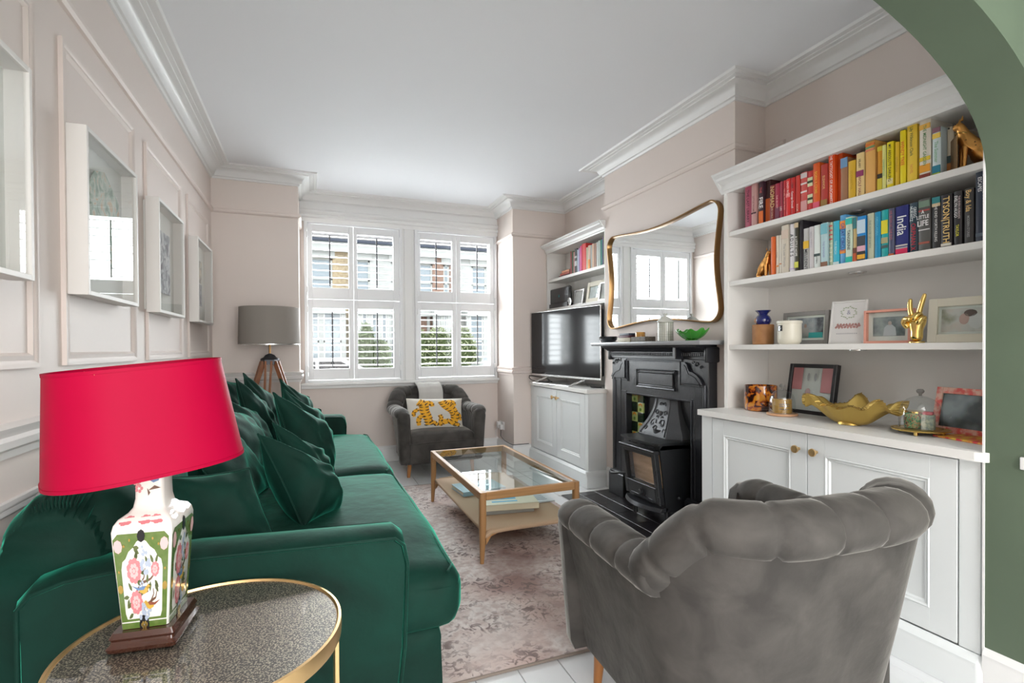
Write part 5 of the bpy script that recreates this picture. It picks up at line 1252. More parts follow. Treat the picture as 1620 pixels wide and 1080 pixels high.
# ------------------------------------------------------------------ books
def spine_m(x, y, z):  # text runs down the spine, faces -x
    return basis((x, y, z), (0, 0, -1), (0, -1, 0))
def book(label, x, y0, y1, z, h, c, title=None, tc=(1, 1, 1), tsize=None, depth=.135, bands=(), group=None, tilt=0, rough=.45, c2=None, tpos=.5, extra=None, stack=False, tl=None, squash=None):
    ym = (y0+y1)/2; w_ = abs(y1-y0)-.0015; t = thing('book', label, 'book', (x+depth/2, ym, z), group)
    cv = col(c, rough) if not c2 else mat('cover_'+label[:18], c, rough, c2=c2, nscale=14, noise=.7)
    A, B = ym-w_/2, ym+w_/2
    g = G().box(x+.004, x+depth, A, A+.0022, z, z+h, .0006).box(x+.004, x+depth, B-.0022, B, z, z+h, .0006)
    r = []
    for zz in (z, z+h): r.append([(x+.0045+.0035*(abs(2*i/8-1)**2.2)-.0035, A+w_*i/8, zz) for i in range(9)]+[(x+.006, B, zz), (x+.006, A, zz)])
    g.quadring(r); co = g.build('cover', cv, t, True, 40)
    G().box(x+.005, x+depth-.006, A+.002, B-.002, z+.004, z+h-.004).build('pages', M['paper'], t)
    for bi, (bz0, bz1, bc) in enumerate(bands):
        G().box(x-.0006-.00015*bi, x+.003, A+w_*.04, B-w_*.04, z+h*bz0, z+h*bz1, .0003).build('spine_band', col(bc, .5), t)
    if title:
        ls = title if isinstance(title, list) else [(title, tpos, tc, tsize or w_*.62, 0)]
        for s, pz, c_, sz, dy in ls:
            L = max(.1, len(s))*sz*.60; sq = 1.0
            mm = spine_m(x-.0011, ym+dy, z+h*(1-pz)); text('title', s, sz, mm, col(c_, .5), co, bold=.012, squash=1.15)
    if tilt: t.rotation_euler = (tilt, 0, 0)
    return t
G1 = 'colour sorted books on the top shelf right of the fireplace'; G2 = 'colour sorted books on the second shelf right of the fireplace'
BX = 2.325
R1 = [
 ('dusty pink book with black title, leftmost on the top shelf', 2.230, 2.182, .252, (.50, .10, .17), 'THE LAST LIBRARY', (.10, .02, .04), .022, (), None),
 ('pale pink book with one black dot, second from left on the top shelf', 2.177, 2.141, .241, (.58, .33, .31), 'LITTLE WOMEN', (.30, .10, .12), .014, ((.30, .33, (.05, .02, .03)),), None),
 ('tall black and fire-orange hardback titled FIRE on the top shelf', 2.131, 2.100, .255, (.05, .02, .03), [('THE', .25, (.55, .08, .08), .018, 0), ('FIRE', .52, (.85, .80, .78), .034, 0)], None, None, ((.0, .30, (.75, .16, .02)),), None),
 ('dark red paperback with gold NOMAD title', 2.058, 2.021, .198, (.24, .025, .03), [('NOMAD', .33, (.72, .48, .20), .030, 0), ('LEE CHILD', .76, (.6, .35, .2), .013, 0)], None, None, (), None),
 ('crimson and plum paperback right of the gold-lettered one', 2.021, 1.993, .197, (.42, .03, .07), 'THE SECRET', (.8, .4, .4), .013, ((0, .35, (.20, .05, .09)),), None),
 ('wine red paperback with white lettering low on its spine', 1.992, 1.974, .199, (.36, .04, .07), 'LIES', (.85, .75, .75), .014, (), .72),
 ('red paperback with faint pink vertical title, seventh on the top shelf', 1.973, 1.953, .200, (.60, .04, .05), 'THE GIRL ON THE TRAIN', (.80, .35, .30), .010, (), None),
 ('scarlet paperback with white title and pink block', 1.952, 1.925, .200, (.74, .03, .03), 'CRAZY RICH', (.9, .75, .7), .013, ((.52, .62, (.85, .25, .25)),), .25),
 ('red paperback titled George Orwell in white', 1.924, 1.899, .198, (.60, .03, .03), [('1984', .2, (.12, .02, .02), .016, 0), ('George Orwell', .58, (.9, .85, .8), .014, 0)], None, None, (), None),
 ('plain red paperback with small pale words at its foot', 1.898, 1.871, .200, (.62, .05, .035), 'ROOM', (.9, .6, .5), .012, (), .82),
 ('red paperback with white patterned bands', 1.869, 1.831, .206, (.66, .10, .09), None, None, None, ((.86, .98, (.72, .66, .66)), (.70, .74, (.85, .75, .72)), (.50, .54, (.85, .75, .72)), (.05, .30, (.70, .35, .34))), None),
 ('red paperback with two cream squares on the spine', 1.830, 1.800, .201, (.60, .05, .05), None, None, None, ((.62, .84, (.70, .72, .45)), (.20, .42, (.70, .72, .45)), (.70, .76, (.05, .08, .04)), (.28, .34, (.05, .08, .04))), None),
 ('orange and red paperback right of the two-square one', 1.799, 1.762, .228, (.80, .13, .02), 'BORN A CRIME', (.90, .50, .05), .016, ((0, .16, (.80, .12, .20)),), .42),
 ('dull red patterned paperback left of the tallest orange-red book', 1.759, 1.723, .209, (.50, .05, .04), 'ELEANOR', (.75, .45, .18), .015, ((0, .18, (.35, .20, .05)),), .42),
 ('tallest orange-red hardback with white vertical title', 1.722, 1.688, .253, (.80, .09, .01), 'THE TATTOOIST OF AUSCHWITZ', (.92, .85, .80), .0155, (), None),
 ('brown paperback with blue top', 1.659, 1.623, .205, (.38, .19, .10), None, None, None, ((.78, 1.0, (.17, .35, .58)),), None),
 ('mustard yellow paperback left of the cream one with a roundel', 1.620, 1.585, .178, (.74, .46, .03), 'SIDDHARTHA', (.60, .36, .02), .014, (), None),
 ('cream hardback titled WOLF HALL with a plum roundel', 1.582, 1.546, .200, (.86, .66, .30), [('HILARY', .24, (.12, .05, .02), .012, 0), ('WOLF HALL', .76, (.30, .06, .08), .0165, 0)], None, None, ((.47, .60, (.30, .04, .14)),), None),
 ('thick peach hardback with rainbow stripes at the top', 1.543, 1.500, .237, (.82, .46, .13), None, None, None, ((.92, .96, (.80, .22, .05)), (.87, .90, (.15, .35, .18)), (.82, .85, (.75, .25, .15))), None),
 ('orange and yellow paperback with black emblem', 1.494, 1.470, .200, (.75, .34, .02), None, None, None, ((0, .30, (.70, .58, .04)), (.30, .40, (.04, .03, .02)), (.9, 1, (.72, .60, .04))), None),
 ('slim pale lime green paperback, left of the bright yellow one', 1.469, 1.452, .197, (.74, .74, .25), 'CONVERSATIONS', (.22, .45, .25), .009, (), None),
 ('bright yellow paperback titled MY ABSOLUTE DARLING', 1.450, 1.422, .202, (.86, .72, .01), 'MY ABSOLUTE DARLING', (.05, .05, .02), .0145, ((.10, .22, (.80, .72, .35)),), .45),
 ('amber paperback leaning on its right neighbour', 1.416, 1.399, .190, (.80, .52, .02), 'OTTOLENGHI', (.55, .32, .02), .010, (), None),
 ('yellow paperback with red vertical lettering', 1.398, 1.374, .231, (.88, .72, .01), 'WENDY TREE', (.75, .10, .03), .0165, (), .42),
 ('tallest golden yellow hardback beside the cat bookend books', 1.372, 1.333, .261, (.88, .62, .06), [('Lily Wilkinson Clark', .34, (.10, .12, .05), .0145, 0), ('NOVEL', .78, (.75, .30, .08), .012, 0)], None, None, (), None),
 ('thick white hardback with orange flowers', 1.327, 1.284, .256, (.80, .75, .66), 'THE MIDNIGHT GARDEN', (.12, .28, .10), .0145, ((0, .09, (.30, .05, .03)), (.12, .24, (.85, .38, .03)), (.30, .36, (.80, .60, .04)), (.80, .88, (.85, .50, .1))), .46),
 ('pale blue paperback with yellow sunrise band and teal foot', 1.278, 1.247, .193, (.62, .72, .74), 'The Summer', (.25, .50, .30), .016, ((0, .07, (.35, .50, .05)), (.07, .22, (.02, .22, .33)), (.78, .88, (.85, .60, .10)), (.9, 1, (.25, .12, .16))), .5),
]
def shelfrow(rows, z, grp, x=BX):
    for (lb, a, b_, h, c, title, tcol, ts_, bands, tpos) in rows:
        jx = R.uniform(-.004, .006)
        book(lb, x+jx, a, b_, z, h, c, title, tcol or (1, 1, 1), ts_, R.uniform(.125, .15), bands, grp, tpos=(tpos if tpos is not None else .5))
shelfrow(R1, 1.8755, G1)
book('black-spined tall atlas half hidden behind the fire hardback', 2.345, 2.099, 2.066, 1.8755, .252, (.06, .02, .02), None, (1, 1, 1), None, .20, ((.05, .55, (.62, .12, .02)),), G1)
book('wide orange hardback cover showing behind the tallest orange-red spine', 2.345, 1.687, 1.662, 1.8755, .245, (.62, .08, .01), None, (1, 1, 1), None, .20, (), G1)
# front-facing cream and dark cover next to the cat
t = book('cream and black illustrated hardback leaning beside the gold cat bookend', 2.36, 1.246, 1.222, 1.8755, .190, (.62, .54, .42), None, (1, 1, 1), None, .16, ((0, .25, (.35, .12, .02)), (.25, .4, (.03, .06, .06))), G1)
R2 = [
 ('orange-spined paperback, leftmost upright book on the second shelf', 2.046, 2.024, .208, (.78, .16, .04), None, None, None, (), None),
 ('slim cream paperback, second on the second shelf', 2.021, 2.000, .210, (.74, .68, .56), 'POEMS', (.5, .45, .35), .010, ((.2, .24, (.7, .3, .1)),), None),
 ('slim ivory paperback, third on the second shelf', 1.999, 1.982, .209, (.76, .72, .62), None, None, None, ((.25, .28, (.65, .3, .15)),), None),
 ('tall beige hardback with soft grey title', 1.981, 1.938, .254, (.66, .60, .49), 'The Lost Words', (.42, .40, .36), .018, ((.72, .9, (.68, .55, .45)),), .62),
 ('white hardback titled ADULTS', 1.935, 1.905, .251, (.80, .78, .80), 'A D U L T S', (.03, .03, .03), .023, ((.06, .09, (.6, .5, .75)),), .44),
 ('black and yellow hardback with white vertical title', 1.903, 1.879, .251, (.05, .045, .03), 'A LITTLE HOPE', (.85, .83, .78), .0155, ((.08, .20, (.62, .62, .08)), (.9, 1, (.66, .52, .32))), .48),
 ('wide black hardback behind the white-lettered one', 1.878, 1.858, .258, (.015, .012, .018), None, None, None, (), None),
 ('grey paperback titled MELLDENT with an amber patch', 1.856, 1.823, .211, (.50, .50, .49), 'MELLDENT', (.04, .04, .04), .021, ((.52, .70, (.82, .50, .03)),), .74),
 ('light lilac-grey paperback right of the MELLDENT one', 1.821, 1.795, .212, (.60, .57, .58), 'SMALL THINGS', (.45, .42, .48), .012, (), .3),
 ('white and mint paperback with red edge', 1.794, 1.760, .213, (.72, .78, .75), 'NORMAL', (.10, .12, .12), .010, ((.28, .34, (.05, .08, .08)),), .8),
 ('pale blue paperback with small figures at the foot', 1.756, 1.719, .214, (.45, .63, .66), 'THE WONDER', (.30, .34, .55), .012, ((0, .12, (.25, .12, .07)), (.75, .98, (.20, .52, .60))), .6),
 ('slim striped sage and red paperback', 1.715, 1.699, .211, (.50, .60, .42), None, None, None, tuple((.10+.1*i, .13+.1*i, (.62, .10, .10) if i > 4 else (.70, .74, .58)) for i in range(9)), None),
 ('bright turquoise paperback left of the tall sky blue hardback', 1.697, 1.665, .211, (.04, .46, .62), 'THE BEACH', (.45, .75, .72), .012, ((0, .08, (.6, .75, .75)),), .6),
 ('tall sky blue hardback with navy vertical lettering and orange spots', 1.664, 1.634, .232, (.10, .36, .66), 'GREAT CIRCLE', (.04, .06, .28), .020, ((.72, .88, (.85, .30, .05)), (.22, .30, (.80, .28, .05))), .45),
 ('pale green paperback with black script and teal foot', 1.633, 1.599, .214, (.58, .70, .58), 'TANGERINE', (.05, .06, .06), .017, ((0, .14, (.02, .50, .42)), (.84, .97, (.04, .52, .44))), .5),
 ('slim paperback with sunset picture and red foot', 1.597, 1.579, .205, (.60, .44, .18), None, None, None, ((0, .20, (.55, .10, .03)), (.2, .32, (.15, .05, .03)), (.75, 1, (.04, .20, .22))), None),
 ('bright blue and black paperback with pink flowers and a lamp', 1.578, 1.538, .203, (.02, .25, .62), None, None, None, ((0, .22, (.03, .03, .03)), (.05, .15, (.80, .42, .03)), (.22, .34, (.75, .42, .50)), (.34, .56, (.05, .06, .07)), (.62, .92, (.55, .70, .80))), None),
 ('pale sage paperback with fine dark title', 1.534, 1.505, .207, (.52, .55, .40), 'THE HOUSE OF EARTH', (.20, .28, .22), .012, (), .45),
 ('deep sky blue paperback right of the pale sage one', 1.504, 1.477, .206, (.01, .28, .50), 'AMERICANAH', (.12, .50, .66), .013, (), .3),
 ('teal paperback with a yellow brush stroke', 1.476, 1.446, .208, (.01, .37, .38), None, None, None, ((.50, .78, (.72, .66, .03)), (.30, .42, (.40, .38, .20)), (.2, .26, (.05, .1, .1))), None),
 ('slate purple paperback left of the navy guidebook', 1.444, 1.420, .206, (.08, .09, .16), 'WE BEGIN AT THE END', (.38, .12, .16), .012, ((0, .06, (.5, .10, .02)),), .35),
 ('thick navy guidebook titled India', 1.419, 1.367, .208, (.018, .025, .18), 'India', (.82, .83, .85), .044, ((0, .16, (.42, .42, .44)), (.02, .13, (.66, .02, .10)), (.18, .21, (.55, .52, .48))), .40),
 ('dark blue-grey paperback with GREGG HURWITZ in white', 1.364, 1.332, .209, (.02, .05, .075), [('GREGG', .20, (.66, .72, .75), .0135, -.006), ('HURWITZ', .22, (.66, .72, .75), .0135, .007), ('ORPHAN X', .68, (.45, .03, .05), .022, 0)], None, None, (), None),
 ('thick grey paperback titled A LITTLE LIFE', 1.329, 1.284, .214, (.10, .10, .095), None, None, None, ((.40, .42, (.7, .7, .7)), (.84, .96, (.16, .24, .18)), (.76, .79, (.40, .08, .07)), (.14, .18, (.35, .10, .07))), None),
 ('black paperback titled THE KIND WORTH KILLING with teal beach top', 1.281, 1.249, .209, (.022, .020, .022), 'THE KIND WORTH KILLING', (.68, .68, .66), .0118, ((.88, 1, (.03, .22, .24)), (.82, .88, (.60, .48, .30))), .50),
 ('black paperback with big gold TYSON TRUTH lettering', 1.246, 1.207, .208, (.02, .016, .022), 'TYSON|TRUTH', (.86, .60, .22), .027, ((.03, .08, (.7, .68, .6)),), .48),
 ('black paperback titled EVELYN HUGO in white and yellow', 1.204, 1.176, .210, (.022, .020, .024), [('THE SEVEN HUSBANDS', .30, (.6, .5, .5), .0085, -.006), ('EVELYN HUGO', .28, (.78, .76, .76), .0125, .005), ('TAYLOR', .72, (.75, .70, .05), .012, 0)], None, None, (), None),
 ('charcoal paperback with gold Boy title', 1.172, 1.141, .211, (.05, .048, .048), [('Boy & Ida', .22, (.80, .55, .22), .021, 0), ('MODERN STORIES', .68, (.35, .35, .35), .010, 0)], None, None, (), None),
 ('tallest navy hardback EXTRAORDINARY ESCAPES, rightmost on the second shelf', 1.134, 1.092, .262, (.018, .026, .050), [('EXTRAORDINARY', .27, (.78, .80, .82), .0145, -.009), ('ESCAPES', .18, (.78, .80, .82), .0145, .006)], None, None, ((.08, .13, (.10, .13, .17)),), None),
]
shelfrow(R2, 1.5845, G2)
for o in bpy.data.objects:
    if o.get('label') == 'thick grey paperback titled A LITTLE LIFE':
        c = [k for k in o.children if k.name.startswith('cover')][0]; y, z = 1.3065, 1.5845
        for s, zz, sz in (('A', .158, .015), ('LITTLE', .138, .0155), ('LIFE', .112, .024)):
            text('title', s, sz, basis((BX-.0065, y, z+zz), (0, -1, 0), (0, 0, 1)), col((.78, .78, .78)), c, bold=.02, squash=1.3)
# small bookcase left of the chimney
G3 = 'books on the small shelf above the television'
S3 = [
 ('black book with dark red top, leftmost upright above the television', 4.53, 4.50, .232, (.28, .03, .03)), ('black book with green leaf spine above the television', 4.498, 4.466, .230, (.02, .06, .015)), ('slim dusty pink book above the television', 4.464, 4.437, .218, (.48, .26, .24)),
 ('black book with white label above the television', 4.434, 4.388, .243, (.02, .02, .025)), ('slim pale blue book above the television', 4.386, 4.362, .226, (.50, .60, .72)), ('lilac book above the television', 4.36, 4.335, .236, (.48, .34, .58)),
 ('hot pink book left of the thick red one above the television', 4.332, 4.298, .252, (.68, .08, .28)), ('thick bright red book above the television', 4.295, 4.215, .262, (.66, .02, .02)), ('slim cream book right of the thick red one above the television', 4.21, 4.182, .214, (.66, .62, .45)),
 ('orange and white book above the television', 4.178, 4.136, .226, (.70, .50, .38)), ('light grey book above the television', 4.132, 4.107, .222, (.52, .54, .52)), ('peach book above the television', 4.104, 4.07, .228, (.72, .52, .38)),
 ('slim brown patterned book above the television', 4.067, 4.03, .224, (.34, .18, .12)), ('white book left of the green one above the television', 4.026, 3.998, .228, (.70, .72, .70)), ('pale grey-green book above the television', 3.995, 3.963, .236, (.58, .64, .60)),
 ('dark teal green book above the television', 3.961, 3.925, .238, (.0, .17, .15)), ('slim violet book above the television', 3.922, 3.905, .258, (.30, .26, .50)), ('yellow-green book, rightmost above the television', 3.90, 3.862, .262, (.55, .58, .06))]
for lb, a, b_, h, c in S3: book(lb, 2.425, a, b_, 1.9305, h, c, None, depth=.13, group=G3, bands=(((0, .42, (.78, .30, .04)),) if 'orange' in lb else ((.30, .5, (.6, .6, .6)), (.62, .70, (.5, .5, .5))) if 'white label' in lb else ()))
for i, (lb, c, h) in enumerate((('dark flat book at the bottom of the stack above the television', (.12, .03, .04), .022), ('red and white flat book in the stack above the television', (.60, .16, .12), .020), ('peach flat book on top of the stack above the television', (.76, .36, .22), .022))):
    z = 1.9305+sum((.022, .020, .022)[:i])+.0005*i; t = thing('book', lb, 'book', (2.50, 4.68-.01*i, z), G3); a, b_ = 4.79-.035*i, 4.555
    G().box(2.43, 2.55, b_, a, z, z+.002).box(2.43, 2.55, b_, a, z+h-.002, z+h).box(2.43, 2.433, b_, a, z, z+h).build('cover', col(c), t)
    G().box(2.434, 2.545, b_+.004, a-.004, z+.002, z+h-.002).build('pages', M['paper'], t)
# ------------------------------------------------------------------ photo frames on shelves
def photo_mat(name, cols, sc=9):
    m, t, b = _new(name); tc = t.nodes.new('ShaderNodeTexCoord'); n = t.nodes.new('ShaderNodeTexNoise'); n.inputs['Scale'].default_value = sc; n.inputs['Detail'].default_value = 3; t.links.new(tc.outputs['Object'], n.inputs[0])
    r = t.nodes.new('ShaderNodeValToRGB'); e = r.color_ramp.elements; k = len(cols); e[0].position = .32; e[0].color = (*cols[0], 1); e[1].position = .66; e[1].color = (*cols[-1], 1)
    for i in range(1, k-1): q = e.new(.32+.34*i/(k-1)); q.color = (*cols[i], 1)
    t.links.new(n.outputs[0], r.inputs[0]); t.links.new(r.outputs[0], b.inputs['Base Color']); b.inputs['Roughness'].default_value = .4; return m
def pframe(label, x, yc, z, w_, h, s, fm, pm, lean=10, yawd=0, depth=.018, mount=0, inner=None, cat='picture', name='photo_frame', glassy=True):
    """standing frame facing -x, leaning back"""
    t = thing(name, label, cat, (x, yc, z)); T = Matrix.Translation((x, yc, z)) @ Matrix.Rotation(radians(yawd), 4, 'Z') @ Matrix.Rotation(radians(lean), 4, 'Y')
    def B(g, y0, y1, z0, z1, x0, x1, b=.001): return g.hexa([T @ Vector(p) for p in ((x0, y0, z0), (x1, y0, z0), (x1, y1, z0), (x0, y1, z0), (x0, y0, z1), (x1, y0, z1), (x1, y1, z1), (x0, y1, z1))], b)
    g = G(); a = w_/2; B(g, -a, -a+s, 0, h, 0, depth, .0015); B(g, a-s, a, 0, h, 0, depth, .0015); B(g, -a+s, a-s, 0, s, 0, depth, .0015); B(g, -a+s, a-s, h-s, h, 0, depth, .0015); g.build('frame', fm, t)
    m_ = mount
    if m_: B(G(), -a+s, a-s, s, h-s, depth*.5, depth*.7, 0).build('mount', M['mount'], t)
    B(G(), -a+s+m_, a-s-m_, s+m_, h-s-m_, depth*.44, depth*.52 if m_ else depth*.8, 0).build('photograph', pm, t)
    if inner: inner(t, T, B)
    if glassy: B(G(), -a+s, a-s, s, h-s, depth*.2, depth*.26, 0).build('glazing', M['glass'], t)
    B(G(), -.02, .02, .0, h*.7, depth, depth+.004, 0).build('back_strut', M['black'], t)
    return t
def fig(mt, pts, mt_x=.0070):
    def f(t, T, B):
        for name, mt_, poly in pts:
            g = G(); g.quadring([[T @ Vector((mt_x, y, z)) for y, z in poly], [T @ Vector((mt_x+.0006, y, z)) for y, z in poly]]); g.build(name, mt_, t)
    return f
def ell(cy, cz, ry, rz, n=14): return [(cy+ry*cos(2*pi*i/n), cz+rz*sin(2*pi*i/n)) for i in range(n)]
skin = col((.62, .36, .27)); hair = col((.10, .06, .05)); wht = col((.75, .75, .76))
pframe('grey wooden frame with holiday photo of a person by a turquoise pool', 2.452, 1.95, 1.2115, .27, .175, .022, mat('grey_wood', (.25, .24, .23), .5), photo_mat('poolphoto', [(.06, .06, .08), (.3, .32, .35), (.45, .42, .45)], 14), 4, 0, .02, .012,
       fig(None, [('photo_pool', col((.03, .36, .36)), [(-.10, .034), (.10, .034), (.10, .062), (-.10, .062)]), ('photo_person', col((.42,.38,.37)), [(.022,.034),(.024,.07),(.014,.088),(-.014,.088),(-.022,.07),(-.02,.034)]), ('photo_face', col((.40,.27,.22)), ell(.0, .098, .008, .011))]))
# white invitation card with wreath
def inv(t, T, B):
    g = G(); F = lambda y, z: T @ Vector((.0026, y, z))
    for q in range(22): a = 2*pi*q/22; k = .034+.004*sin(q*2.3); c = (k*cos(a), .155+k*.8*sin(a)); g.poly([F(c[0]-.006, c[1]), F(c[0], c[1]+.003), F(c[0]+.006, c[1]), F(c[0], c[1]-.003)])
    g.build('wreath', col((.35, .42, .28)), t)
    g = G()
    for q in range(30): y = -.055+.11*q/29; z = .088+.008*sin(q*1.7); g.poly([F(y-.006, z), F(y, z+.008), F(y+.006, z), F(y, z-.006)])
    g.build('floral_band', col((.50, .26, .24)), t)
    text('monogram', '&', .03, T @ basis((.0024, 0, .155), (0, -1, 0), (0, 0, 1)), col((.35, .36, .45)), t)
    g = G()
    for q in range(12): g.poly([F(.05-.1*q/12, .048), F(.05-.1*(q+.6)/12, .048), F(.05-.1*(q+.6)/12, .053), F(.05-.1*q/12, .053)])
    g.build('small_text', col((.45, .45, .48)), t)
pframe('white card with leafy wreath and floral band, leaning between the grey and pink frames', 2.43, 1.705, 1.2115, .17, .215, .010, col((.74, .74, .72)), col((.76, .76, .75)), 9, 6, .008, 0, inv, 'card', 'invitation_card', False)
pframe('salmon pink box frame with faded couple photo, left of the gold hand', 2.40, 1.50, 1.2115, .20, .152, .011, mat('salmon_frame', (.78, .36, .27), .4), photo_mat('couple', [(.10, .12, .13), (.28, .30, .31), (.40, .42, .42)], 16), 1, 0, .04, .022,
       fig(None, [('photo_person', col((.50,.50,.53)), [(.022,.034),(.018,.07),(.006,.082),(-.014,.084),(-.03,.07),(-.034,.034)]), ('photo_face', col((.48,.36,.33)), ell(-.006, .090, .008, .010))], .0168))
pframe('wide cream moulded frame with blurred portrait, right of the gold hand', 2.40, 1.215, 1.2115, .245, .182, .034, mat('cream_frame', (.70, .66, .54), .45), photo_mat('portrait', [(.30, .30, .22), (.62, .60, .58), (.66, .55, .50)], 12), 5, 0, .024, .010,
       fig(None, [('photo_dark_hair', hair, ell(-.02, .118, .022, .014)), ('photo_face', col((.58,.38,.34)), ell(.0, .095, .017, .022)), ('photo_shirt', col((.66,.64,.64)), ell(-.04, .085, .026, .03))], .0100))
pframe('black box frame with pink and white collage, behind the glass cloche', 2.455, 1.935, .8385, .275, .27, .02, M['black'], col((.56, .57, .56)), 10, 0, .03, 0,
       fig(None, [('photo_pink_panel', col((.42, .16, .17)), [(.055, .13), (.115, .13), (.115, .25), (.055, .25)]), ('photo_pink_panel', col((.42, .16, .17)), [(-.115, .12), (-.055, .12), (-.055, .25), (-.115, .25)]), ('photo_person', col((.45, .30, .30)), ell(.015, .11, .016, .03)), ('photo_mark', col((.32, .32, .33)), ell(.02, .20, .008, .022)), ('photo_mark', col((.32, .32, .33)), ell(-.02, .20, .008, .022))]))
def pinkph(t, T, B): pass
pframe('patterned pink and red frame with dark photo at the right end of the cabinet', 2.43, 1.19, .8385, .33, .19, .026, mat('batik_frame', (.75, .45, .35), .5, c2=(.70, .10, .08), nscale=40, noise=.8), photo_mat('darkphoto', [(.01, .012, .015), (.04, .045, .05), (.30, .33, .36)], 6), 12, -8, .014, 0,
       fig(None, [('photo_person', col((.45, .42, .42)), ell(.0, .07, .03, .035)), ('photo_face', skin, ell(.0, .09, .015, .018))]))
tag(G().hexa([(2.25, 1.06, .8385), (2.40, 1.02, .8385), (2.42, 1.22, .8385), (2.30, 1.26, .8385), (2.25, 1.06, .846), (2.40, 1.02, .846), (2.42, 1.22, .846), (2.30, 1.26, .846)], .001).build('greeting_card', mat('batik_card', (.78, .50, .05), .5, c2=(.60, .03, .04), nscale=45, noise=.8)), 'red and yellow patterned card lying below the dark photo', 'card')
pframe('slim silver frame next to the round clock above the television', 2.44, 4.41, 1.6205, .19, .155, .016, M['silver'], photo_mat('p5', [(.35, .33, .33), (.55, .53, .52)], 10), 9)
pframe('large antique cream frame with grey photo above the television', 2.45, 4.12, 1.6205, .30, .205, .045, mat('antique_cream', (.62, .57, .45), .45), photo_mat('p6', [(.2, .21, .22), (.4, .42, .43)], 10), 9)
pframe('narrow silver frame at the far right above the television', 2.42, 3.905, 1.6205, .14, .17, .014, M['silver'], photo_mat('p7', [(.30, .28, .28), (.5, .45, .42)], 10), 9, 8)
t = thing('router', 'black broadband box with turquoise mark on the shelf above the television', 'router', (2.44, 4.80, 1.6205))
G().box(2.42, 2.46, 4.545, 4.985, 1.665, 1.83, .016, 3).build('body', M['black'], t, True); G().box(2.405, 2.475, 4.56, 4.975, 1.6205, 1.668, .006, 2).build('base', M['black'], t, True)
G().quadring([[(2.4190, 4.765+a, 1.74+b_) for a, b_ in ((0, .022), (.012, -.012), (0, -.004), (-.012, -.012))], [(2.4202, 4.765+a, 1.74+b_) for a, b_ in ((0, .022), (.012, -.012), (0, -.004), (-.012, -.012))]]).build('mark', col((.0, .42, .45)), t)
t = thing('clock', 'small round silver clock beside the black box above the television', 'clock', (2.425, 4.54, 1.6205)); MX_ = Matrix.Rotation(-pi/2, 3, 'Y')
G().lathe([(.036, 0), (.042, .006), (.042, .012), (.034, .014)], (2.43, 4.54, 1.664), 28, MX_, False).build('case', M['silver'], t, True); G().lathe([(.035, 0), (.035, .010)], (2.43, 4.54, 1.664), 28, MX_).build('face', col((.6, .6, .6)), t)
G().box(2.4185, 2.4195, 4.538, 4.542, 1.664, 1.69).box(2.4185, 2.4195, 4.522, 4.54, 1.655, 1.659).build('hands', M['black'], t)
